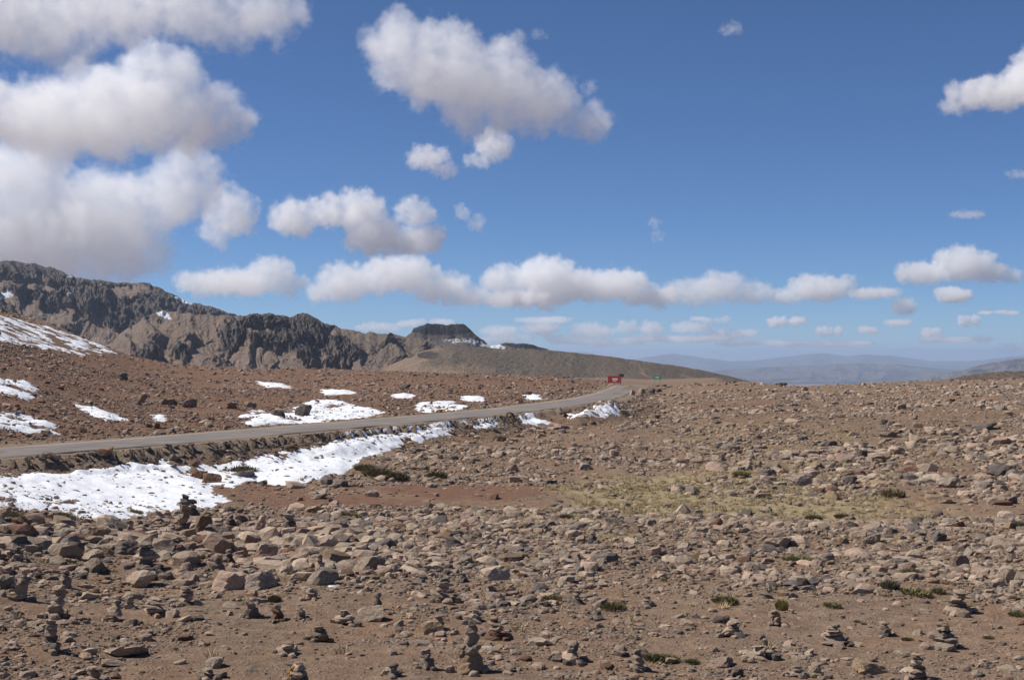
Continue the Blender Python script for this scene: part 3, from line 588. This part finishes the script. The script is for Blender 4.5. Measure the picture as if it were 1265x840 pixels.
COLS = list(ROCK); pw = np.where(ALL[:, 3:4] > 4, [[.22, .26, .15, .08, .04, .25]], [[.36, .23, .20, .10, .06, .05]])
edge_ = np.abs(ALL[:, 3] + 4.6) < 1.2; pw[edge_] = [.1, .08, .2, .42, .0, .2]
ci = (q.random(nA)[:, None] > np.cumsum(pw, 1)).sum(1).clip(0, 5); si = q.integers(0, NS, nA)
asp = np.c_[q.uniform(.8, 1.25, nA), q.uniform(.6, 1., nA), q.uniform(.24, .68, nA)]; half = asp * ALL[:, 4:5] / 2 * 1.05
rot = np.c_[q.normal(0, .16, nA), q.normal(0, .16, nA), q.uniform(0, 6.28, nA)]
ppx, ppy = proj(ALL[:, 0], ALL[:, 1], ALL[:, 2]); show = ALL[:, 4] * F / ALL[:, 1] * ((ppx > -5) & (ppx < 1270) & (ppy < 850))
order = np.argsort(-show); nb = 300 - len(BOULD); pick = order[:nb]; rest = np.setdiff1d(np.arange(nA), pick)
for i in pick:
    x, y, z, s, d_ = ALL[i]; cname = COLS[ci[i]]; px, py = ppx[i], ppy[i]; ar = asp[i, 2]
    shp = 'flat slab' if ar < .36 else 'low angular rock' if ar < .52 else 'blocky boulder'
    if s > 4: zone = 'on the red slope across the road'
    elif py > 745: zone = 'on the open gravel flat among cairns'
    elif py > 634: zone = 'in the dense rubble band behind the gravel flat'
    elif px > 780: zone = 'on the rocky rise behind the yellow grass'
    else: zone = 'on the stony plain below the road'
    sz = 'big' if d_ > .7 else 'medium' if d_ > .4 else 'small'
    o = obj('boulder', MESH[cname, int(si[i])]); o.location = (x, y, z + half[i, 2] * .32); o.scale = half[i]; o.rotation_euler = rot[i]
    lm = near(x, y); tag(o, f'{sz} {cname} {shp} ' + (f'near the {lm}' if lm else zone), 'boulder', 'loose rocks strewn over the plain')
lib = bpy.data.collections.new('stone_library'); names = []
for ic, cname in enumerate(COLS):
    for i in range(NS):
        o = bpy.data.objects.new(f'stone_{ic * NS + i:03d}', MESH[cname, i]); lib.objects.link(o)
def instancer(name, pts, rot_, scl, idx, coll):
    me = bpy.data.meshes.new(name); me.vertices.add(len(pts)); me.vertices.foreach_set('co', np.asarray(pts, np.float32).ravel())
    for nm, ty, arr, key in (('rot', 'FLOAT_VECTOR', rot_, 'vector'), ('scl', 'FLOAT_VECTOR', scl, 'vector'), ('idx', 'INT', idx, 'value')):
        a = me.attributes.new(nm, ty, 'POINT'); a.data.foreach_set(key, np.asarray(arr, np.int32 if ty == 'INT' else np.float32).ravel())
    o = obj(name, me); gt = bpy.data.node_groups.new(name, 'GeometryNodeTree')
    for io in ('INPUT', 'OUTPUT'): gt.interface.new_socket('Geometry', in_out=io, socket_type='NodeSocketGeometry')
    N, L = gt.nodes.new, gt.links.new; gi, go = N('NodeGroupInput'), N('NodeGroupOutput')
    ip = N('GeometryNodeInstanceOnPoints'); cn = N('GeometryNodeCollectionInfo'); cn.inputs['Collection'].default_value = coll
    cn.inputs['Separate Children'].default_value = True; cn.inputs['Reset Children'].default_value = True
    ip.inputs['Pick Instance'].default_value = True
    def na(nm, ty): a = N('GeometryNodeInputNamedAttribute'); a.data_type = ty; a.inputs['Name'].default_value = nm; return a.outputs[0]
    L(gi.outputs[0], ip.inputs['Points']); L(cn.outputs[0], ip.inputs['Instance']); L(na('idx', 'INT'), ip.inputs['Instance Index'])
    L(na('rot', 'FLOAT_VECTOR'), ip.inputs['Rotation']); L(na('scl', 'FLOAT_VECTOR'), ip.inputs['Scale']); L(ip.outputs[0], go.inputs[0])
    o.modifiers.new('scatter', 'NODES').node_group = gt; return o
P3 = ALL[:, :3].copy()
for W_ in SNOWPOLY[:11]: P3[:, 2] += .115 * sstep(.1, 1.2, poly_sd(W_, P3[:, 0], P3[:, 1]))        # stones lying on the snow, not under it
P3[:, 2] += half[:, 2] * .28
for name, msk, lab in (('rubble', ALL[rest, 3] <= 0, 'loose tan and grey stones strewn over the plain'), ('slope_rubble', ALL[rest, 3] > 0, 'loose reddish stones strewn over the slope across the road')):
    r_ = rest[msk]; tag(instancer(name, P3[r_], rot[r_], half[r_], ci[r_] * NS + si[r_], lib), lab, 'rubble', kind='stuff')

# ------------------------------------------------------------------ plants
def blades(n, rx, h0, h1, wid, seed, lean=.5, dome=True):
    q = np.random.default_rng(seed); V, Fc = [], []
    for k in range(n):
        a, rr = q.uniform(0, 6.28), math.sqrt(q.random()) ; x, y = rr * rx * math.cos(a), rr * rx * math.sin(a)
        z = (h0 * math.sqrt(max(0, 1 - rr * rr * .9)) if dome else 0) * q.uniform(.5, 1); b = q.uniform(0, 6.28); h = q.uniform(.6, 1.2) * h1
        tx, ty = lean * h * (x / rx * .8 + q.normal() * .5), lean * h * (y / rx * .8 + q.normal() * .5); dx, dy = math.cos(b) * wid, math.sin(b) * wid
        i = len(V); V += [(x - dx, y - dy, z), (x + dx, y + dy, z), (x + tx, y + ty, z + h)]; Fc.append((i, i + 1, i + 2))
    return V, Fc
def plant_mat(name, a, b):
    q = NT(name); oi = q.n('ShaderNodeObjectInfo'); n1 = q.noise(q.coord(), 6, 3); c = q.mix(q.mr(n1, .3, .7), a, b)
    q.col(q.mix(1., c, q.mix(oi.outputs['Random'], (.75, .75, .75), (1.25, 1.2, 1.1)), 'MULTIPLY')); return q.m
GREEN = plant_mat('cushion_green', (.125, .12, .055), (.2, .18, .085)); DARKG = plant_mat('shrub_dark', (.15, .13, .075), (.24, .2, .12)); STRAW = plant_mat('straw_grass', (.40, .32, .19), (.5, .41, .26)); YEL = plant_mat('yellow_green', (.2, .18, .06), (.3, .25, .09))
PM = {}
for key, mt in (('green', GREEN), ('dark', DARKG), ('yellow', YEL)):
    for v in range(3):
        V, Fc = blades(620, 1, .75, .55, .06, 40 + v); me = bpy.data.meshes.new('cushion_plant'); me.from_pydata(V, [], Fc); me.materials.append(mt); PM[key, v] = me
PLANTS = [(895, 744, 30, 12, 'green'), (965, 753, 15, 17, 'yellow'), (1125, 710, 26, 12, 'dark'), (1098, 728, 24, 16, 'dark'), (1128, 733, 44, 9, 'green'), (1158, 731, 22, 8, 'green'), (1027, 748, 26, 7, 'green'), (1192, 752, 22, 8, 'green'), (855, 818, 20, 8, 'green'),
 (817, 815, 44, 11, 'green'), (683, 740, 26, 8, 'green'), (757, 752, 32, 12, 'green'), (523, 705, 20, 8, 'green'), (508, 700, 16, 10, 'dark'), (7, 664, 30, 18, 'green'), (340, 742, 16, 11, 'green'), (985, 692, 36, 8, 'green'), (468, 590, 36, 16, 'dark'), (490, 594, 30, 14, 'dark'), (452, 582, 26, 12, 'dark'),
 (300, 586, 34, 14, 'dark'), (1122, 594, 22, 12, 'dark'), (915, 588, 22, 9, 'yellow'), (1005, 642, 20, 9, 'green'), (1102, 614, 34, 14, 'dark'), (1040, 640, 18, 8, 'dark'), (540, 590, 24, 10, 'dark'), (620, 545, 20, 9, 'dark'), (690, 556, 16, 6, 'dark'), (75, 640, 26, 10, 'dark'), (20, 645, 36, 16, 'dark'), (165, 636, 22, 9, 'dark'),
 (250, 690, 9, 6, 'green'), (288, 672, 8, 6, 'green'), (1120, 790, 14, 6, 'green'), (1178, 796, 18, 7, 'green'), (1220, 788, 12, 6, 'dark'), (1256, 760, 22, 8, 'green'), (1258, 652, 26, 12, 'dark'), (1050, 720, 14, 6, 'dark'), (900, 660, 16, 6, 'dark'), (940, 715, 16, 5, 'green'), (1058, 768, 8, 5, 'dark'), (760, 690, 14, 6, 'green'), (430, 640, 30, 10, 'dark'), (395, 632, 20, 8, 'dark'), (700, 640, 16, 7, 'dark'), (590, 700, 12, 6, 'green')]
p_rng = np.random.default_rng(19)
for k, (px, py, wp, hp, key) in enumerate(PLANTS):
    p = hit(px, py); m = p[1] / F; o = obj('cushion_plant', PM[key, k % 3]); o.location = p - np.array([0, 0, .02]); o.scale = (wp * m / 2, wp * m / 2 * .8, hp * m * .72); o.rotation_euler = (0, 0, p_rng.uniform(0, 6.28))
    zone = 'on the open gravel flat' if py > 745 else 'among the rubble' if py > 650 else 'on the stony ground below the road' if px < 780 else 'beside the rocky rise'
    look = {'green': 'low green cushion plant', 'dark': 'dark scrubby shrub', 'yellow': 'round yellow-green tussock'}[key]
    sz = 'wide ' if wp > 28 else 'small ' if wp < 17 else ''; lm = near(p[0], p[1])
    tag(o, f'{sz}{look} ' + (f'near the {lm}' if lm else zone), 'plant', 'cushion plants and shrubs on the flat')
glib = bpy.data.collections.new('grass_library')
for v in range(4):
    V, Fc = blades(26, .5, .1, 1., .055, 90 + v, .6); me = bpy.data.meshes.new('grass_tuft'); me.from_pydata(V, [], Fc); me.materials.append(STRAW if v < 3 else YEL); glib.objects.link(bpy.data.objects.new(f'tuft_{v}', me))
q = np.random.default_rng(23); n = 60000; r = np.sqrt(q.uniform(28 ** 2, 125 ** 2, n)); a = R(1) * q.uniform(-23, 23, n); x, y = r * np.sin(a), r * np.cos(a); z, s, _ = Z(x, y, True)
_, gra, _ = zones(x, y, z, s); k = q.random(n) < (gra * .9 + .025) * sstep(.3, .55, fbm(x / 1.5, y / 1.5, 3, 88)) * (s < -6)
x, y, z = x[k], y[k], z[k]; sz = q.uniform(.08, .21, len(x))
tag(instancer('grass', np.c_[x, y, z - .01], np.c_[0 * x, 0 * x, q.uniform(0, 6.28, len(x))], np.c_[sz * 1.2, sz * 1.2, sz * .8], q.choice(4, len(x), p=[.3, .3, .32, .08]), glib), 'short straw-coloured grass on the stony flat', 'grass', kind='stuff')

# ------------------------------------------------------------------ road signs
def box(name, mat, parent, cx, cy_, cz, sx, sy, sz, bev=.01):
    import bmesh
    bm = bmesh.new(); bmesh.ops.create_cube(bm, size=1)
    for v in bm.verts: v.co = (v.co.x * sx, v.co.y * sy, v.co.z * sz)
    bmesh.ops.bevel(bm, geom=bm.edges[:], offset=min(bev, sx * .2, sy * .2, sz * .2), segments=1, affect='EDGES')
    me = bpy.data.meshes.new(name); bm.to_mesh(me); bm.free(); return obj(name, me, mat, parent, (cx, cy_, cz))
def paint(name, c, r_=.5):
    q = NT(name); n1 = q.noise(q.coord(), 5, 5, .6); q.col(q.mix(q.mr(n1, .35, .7), c, tuple(.75 * v + .04 for v in c))); q.b.inputs['Roughness'].default_value = r_; return q.m
RED, WHITE, GRN, BLK, STEEL = paint('red_paint', (.3, .025, .03)), paint('white_paint', (.7, .66, .62)), paint('green_paint', (.012, .25, .16)), paint('black_paint', (.02, .02, .022)), paint('grey_steel', (.3, .29, .28))
def sign(name, px, py_base, d, wp, hp, lift, mat, label, posts=2, bars=(), rz=0.):
    x = (px - 632.5) / F * d; z = Z(np.array([x]), np.array([d]))[0]; m = d / F
    t = bpy.data.objects.new(name, None); COL.objects.link(t); t.location = (x, d, z); t.rotation_euler = (0, 0, -.5); tag(t, label, 'sign')
    zb = CZ - (py_base - HY) * m - z; Wd, H = wp * m, hp * m
    pn = box('panel', mat, t, 0, 0, zb + H / 2, Wd, .06, H)
    for k in range(posts): box('post', STEEL, t, (0 if posts == 1 else (k - .5) * Wd * .75), .075, (zb + H) / 2 - .15, .09, .08, zb + H + .2)
    for (bx, bz, bw, bh) in bars: box('marking', WHITE, pn, bx * Wd, -.034, bz * H, bw * Wd, .012, bh * H, .001)
    return t
sign('road_sign', 759, 474.8, 304, 17.5, 10.5, 0, RED, 'red roadside board with a white band on two posts at the road crest', 2, [(.05, .12, .42, .18), (.02, -.12, .3, .08), (0, -.4, .9, .06)])
sign('road_sign', 767.5, 465.5, 312, 6.5, 3.6, 0, BLK, 'small black panel sign on a post just behind the red board', 1)
sign('road_sign', 812, 468.5, 312, 9.5, 4.8, 0, GRN, 'small green roadside sign past the road crest', 2, [(0, .1, .6, .14), (0, -.18, .4, .1)])

# ------------------------------------------------------------------ haze: the air itself, one even box
import bmesh
bm = bmesh.new(); bmesh.ops.create_cube(bm, size=1)
zt, zb_ = 230., -470.
for v in bm.verts: v.co = (v.co.x * 134000, v.co.y * 134000, (zt if v.co.z > 0 else zb_))
me = bpy.data.meshes.new('haze'); bm.to_mesh(me); bm.free()
hm = bpy.data.materials.new('haze_air'); hm.use_nodes = True; hn = hm.node_tree.nodes; hn.clear()
ho, hv = hn.new('ShaderNodeOutputMaterial'), hn.new('ShaderNodeVolumePrincipled'); hv.inputs['Color'].default_value = (.58, .75, 1, 1); hv.inputs['Density'].default_value = 3.9e-5; hv.inputs['Anisotropy'].default_value = .2
hm.node_tree.links.new(hv.outputs[0], ho.inputs['Volume'])
tag(obj('haze', me, hm), 'pale blue haze over the far valley', 'haze', kind='stuff')

# ------------------------------------------------------------------ clouds (real vapour, lit by the sun)
c_rng = np.random.default_rng(3)
def cloud_mat(dens):
    m = bpy.data.materials.new('cloud_vapour'); m.use_nodes = True; n = m.node_tree.nodes; n.clear()
    o, v = n.new('ShaderNodeOutputMaterial'), n.new('ShaderNodeVolumePrincipled')
    v.inputs['Color'].default_value = (1, 1, 1, 1); v.inputs['Density'].default_value = dens; v.inputs['Anisotropy'].default_value = .3
    m.node_tree.links.new(v.outputs[0], o.inputs['Volume']); return m
def cloud(D, lobes, label, res=140, thin=1., namp=1., base=None, group=None, rk=.42, full=.45):
    rr = np.mean([min(l[2], l[3]) for l in lobes]); Rp = rr * rk; sp = Rp * .8; pts = []
    sub = []
    for (cx, cy_, rx, ry) in lobes:                    # each lobe breaks up into smaller billows
        sub.append((cx, cy_, rx * .85, ry * .82))
        for _ in range(6):
            a = c_rng.uniform(0, 6.28); k = c_rng.uniform(.3, .5); sub.append((cx + math.cos(a) * rx * (1 - k) * .95, cy_ + math.sin(a) * ry * (1 - k) * .95, rx * k, ry * k * 1.1))
    for (cx, cy_, rx, ry) in sub:
        ax, ay = max(rx - Rp * .8, 1), max(ry - Rp * .8, .5); az = max((rx + ry) / 2 - Rp * .8, 1)
        n = int(min(700, max(5, 4.2 * ax * ay * az / sp ** 3))); v = c_rng.normal(size=(n, 3)); v /= np.linalg.norm(v, axis=1)[:, None]; v *= c_rng.random(n)[:, None] ** (1 / 3)
        pts.append(np.c_[cx + v[:, 0] * ax, cy_ + v[:, 1] * ay, v[:, 2] * az])
    P = np.concatenate(pts); s = D / F
    if base is not None: P = P[P[:, 1] < base - Rp * .6]
    V = np.c_[(P[:, 0] - 632.5) * s, D + P[:, 2] * s, CZ + (HY - P[:, 1]) * s]; c = V.mean(0); V -= c; Rw = Rp * s
    me = bpy.data.meshes.new('cloud'); me.from_pydata(V.tolist(), [], []); core = bpy.data.objects.new('cloud_core', me)
    o = obj('cloud', bpy.data.volumes.new('cloud'), loc=c)
    lo, hi = V.min(0) - Rw * 1.8, V.max(0) + Rw * 1.8; ext = hi - lo; rs = np.maximum(10, (ext / (ext.max() / res) * [1, .6, 1]).astype(int))
    gt = bpy.data.node_groups.new('cloud', 'GeometryNodeTree')
    for io in ('INPUT', 'OUTPUT'): gt.interface.new_socket('Geometry', in_out=io, socket_type='NodeSocketGeometry')
    N, L = gt.nodes.new, gt.links.new; gi, go = N('NodeGroupInput'), N('NodeGroupOutput')
    ob = N('GeometryNodeObjectInfo'); ob.inputs['Object'].default_value = core; mp = N('GeometryNodeMeshToPoints'); L(ob.outputs['Geometry'], mp.inputs[0]); pr = N('GeometryNodeProximity'); pr.target_element = 'POINTS'; L(mp.outputs[0], pr.inputs[0]); pos = N('GeometryNodeInputPosition')
    def noise(scale, detail, rough):
        t, a = N('ShaderNodeTexNoise'), N('ShaderNodeVectorMath'); t.inputs['Scale'].default_value = scale; t.inputs['Detail'].default_value = detail; t.inputs['Roughness'].default_value = rough
        a.operation = 'ADD'; a.inputs[1].default_value = tuple(c_rng.uniform(-50, 50, 3) / scale); L(pos.outputs[0], a.inputs[0]); L(a.outputs[0], t.inputs['Vector']); return t.outputs[0]
    def M(op, a, b=None, c_=None, clamp=False):
        t = N('ShaderNodeMath'); t.operation = op; t.use_clamp = clamp
        for i, x in enumerate((a, b, c_)):
            if x is None: continue
            if hasattr(x, 'is_linked'): L(x, t.inputs[i])
            else: t.inputs[i].default_value = x
        return t.outputs[0]
    n1, n2, n3 = noise(.42 / Rw, 6, .62), noise(2.6 / Rw, 4, .68), noise(.8 / Rw, 5, .6)
    vo, va = N('ShaderNodeTexVoronoi'), N('ShaderNodeVectorMath'); va.operation = 'ADD'; va.inputs[1].default_value = tuple(c_rng.uniform(-50, 50, 3) * Rw); L(pos.outputs[0], va.inputs[0]); L(va.outputs[0], vo.inputs['Vector'])
    vo.inputs['Scale'].default_value = .85 / Rw; vo.inputs['Detail'].default_value = 1.6; vo.inputs['Roughness'].default_value = .62; vo.inputs['Lacunarity'].default_value = 2.3; vo.normalize = True; e = M('SUBTRACT', 1. + full, M('DIVIDE', pr.outputs['Distance'], Rw))
    e = M('MULTIPLY_ADD', M('SUBTRACT', n1, .5), 3.2 * namp, e); e = M('MULTIPLY_ADD', M('SUBTRACT', .3, vo.outputs['Distance']), 2.4, e); e = M('MULTIPLY_ADD', M('SUBTRACT', n2, .5), 1.3 * namp, e)
    vc = N('GeometryNodeVolumeCube'); L(M('MULTIPLY', M('MULTIPLY', e, 2.1, None, True), M('MULTIPLY_ADD', n3, 2.2, -.6, True)), vc.inputs['Density']); vc.inputs['Min'].default_value = tuple(lo); vc.inputs['Max'].default_value = tuple(hi)
    for i, k in enumerate('XYZ'): vc.inputs['Resolution ' + k].default_value = int(rs[i])
    sm = N('GeometryNodeSetMaterial'); sm.inputs['Material'].default_value = cloud_mat(thin * 1.0 / Rw); L(vc.outputs[0], sm.inputs[0]); L(sm.outputs[0], go.inputs[0])
    o.modifiers.new('vapour', 'NODES').node_group = gt; return tag(o, label, 'cloud', group)
cloud(5300, [(-60, 10, 110, 65), (40, 22, 100, 50), (130, 12, 95, 46), (220, 8, 80, 42), (320, 12, 62, 42), (70, 58, 45, 18), (270, 30, 60, 24)], 'ragged grey cloud sheet overlapping the top of the sky', res=300, thin=.5, namp=1.15)
cloud(7600, [(200, 88, 58, 40), (150, 135, 110, 55), (60, 145, 110, 50), (250, 150, 62, 42), (10, 135, 70, 34), (-60, 140, 70, 50), (120, 158, 120, 28)], 'large bulging cumulus below the ragged grey sheet', res=300, base=192, thin=.8)
cloud(12000, [(10, 222, 85, 54), (110, 258, 100, 50), (200, 246, 76, 38), (40, 300, 130, 58), (250, 214, 42, 24), (140, 310, 80, 42), (-70, 260, 100, 90), (90, 280, 120, 50)], 'biggest towering cumulus bank above the dark massif', res=300, base=352, thin=.95)
cloud(13000, [(285, 265, 36, 38), (265, 290, 18, 14)], 'upright grey puff beside the towering cumulus bank', res=70, thin=.6, namp=1.15)
cloud(14500, [(362, 272, 30, 24), (405, 262, 26, 22), (445, 262, 36, 28), (460, 288, 40, 28), (512, 296, 42, 18), (515, 264, 26, 12)], 'lumpy cumulus with two bright knobs over the cliff ridge', res=160)
cloud(14500, [(572, 262, 10, 12), (588, 276, 12, 10)], 'faint wisp beside the lumpy cumulus', res=50, thin=.25, namp=1.3)
cloud(7000, [(500, 60, 56, 46), (550, 88, 72, 58), (610, 100, 72, 54), (660, 125, 60, 40), (715, 150, 34, 13), (590, 130, 60, 34)], 'solitary bright wedge-shaped cumulus high in the blue', res=280, base=166, thin=.75)
cloud(7300, [(528, 195, 30, 16), (548, 210, 16, 10), (608, 180, 26, 22), (590, 198, 18, 8)], 'two small ragged puffs hanging under the wedge-shaped cumulus', res=90, thin=.5, namp=1.2)
cloud(24000, [(250, 350, 40, 16), (290, 348, 70, 18), (335, 335, 34, 20), (355, 352, 26, 14)], 'thin grey cumulus just above the massif skyline', res=140, thin=.6, namp=1.1, base=368)
cloud(28000, [(490, 338, 56, 26), (425, 350, 45, 24), (545, 356, 44, 18), (400, 362, 30, 12), (590, 368, 50, 9)], 'bright rounded cumulus above the ridge before the mesa', res=170, base=378, thin=.7, namp=1.2)
cloud(29000, [(620, 345, 30, 18), (672, 342, 50, 25), (710, 352, 50, 22), (760, 352, 50, 22), (800, 366, 40, 12), (660, 368, 70, 10)], 'long cumulus row with a peaked crest over the low hill', res=160, base=383)
cloud(30000, [(850, 362, 40, 16), (885, 356, 45, 20), (925, 362, 32, 14)], 'grey middle cumulus of the row above the far mountains', res=110, base=379, thin=.6, namp=1.25)
cloud(30000, [(1010, 356, 42, 18), (970, 364, 26, 11), (1045, 352, 14, 10)], 'cumulus with a bright knob above the distant mountains', res=110, base=376, thin=.7, namp=1.2)
cloud(24000, [(1190, 326, 44, 22), (1140, 338, 42, 14), (1220, 336, 30, 14), (1250, 340, 16, 6)], 'bright cumulus with a flat base over the brown rise', res=120, base=353, thin=.75, namp=1.2)
cloud(30000, [(1180, 365, 26, 10), (1170, 362, 16, 8)], 'small oval puff just under the bright flat-based cumulus', res=60, base=376)
cloud(31000, [(1116, 379, 18, 12), (1080, 362, 40, 6)], 'grey-bottomed puff with a faint tail of vapour', res=70, thin=.6)
cloud(6500, [(1240, 112, 50, 20), (1190, 120, 48, 11), (1300, 95, 60, 40)], 'slanting cumulus running out of the picture in clear blue sky', res=140, base=134)
for a_ in ((9000, [(905, 36, 16, 12)], 'faint round wisp alone in the deep blue'), (9000, [(668, 42, 12, 7), (728, 108, 12, 12)], 'faint shreds beside the wedge-shaped cumulus'), (15000, [(1195, 265, 28, 6)], 'thin flat shred alone in the middle sky'), (13000, [(1258, 215, 18, 7)], 'thin small shred higher than the flat one'), (17000, [(808, 276, 9, 10), (812, 292, 9, 10)], 'faint upright shred alone in the blue')):
    cloud(a_[0], a_[1], a_[2], res=50, thin=.2, namp=1.4, full=0)
LOW = [(470, 405, 34, 6, .5), (640, 408, 46, 8, .6), (700, 408, 50, 9, .6), (770, 406, 46, 8, .6), (850, 405, 42, 7, .6), (910, 414, 36, 6, .6), (972, 398, 26, 6, 1), (1025, 411, 18, 6, 1), (1072, 408, 20, 5, .8), (1145, 411, 18, 5, 1), (1195, 398, 16, 6, 1), (1235, 387, 24, 3, .5), (600, 420, 60, 6, .4), (740, 422, 70, 6, .4), (1255, 430, 22, 5, .6), (940, 425, 60, 4, .3), (520, 400, 40, 5, .4), (830, 420, 90, 4, .35), (1010, 425, 70, 4, .35), (1110, 400, 30, 5, .6), (880, 395, 30, 4, .4), (680, 396, 50, 4, .35), (1180, 420, 60, 4, .35)]
for cx, cy_, rx, ry, th in LOW:
    ls = [(cx + c_rng.uniform(-.75, .75) * rx, cy_ - c_rng.uniform(-.2, .5) * ry, rx * c_rng.uniform(.25, .5), ry * c_rng.uniform(.6, 1)) for k in range(5)]
    place = 'cliff ridge' if cx < 530 else 'mesa and its shoulder' if cx < 680 else 'low hill' if cx < 900 else 'distant mountains' if cx < 1120 else 'brown rise'
    look = 'thin veil-like' if th < .5 else 'pale flat' if rx > 30 else 'tiny white'
    cloud(52000, ls, f'{look} cloud just above the horizon over the {place}', res=70, thin=th, base=cy_ + ry, group='small clouds low over the horizon', rk=.6, namp=.9)
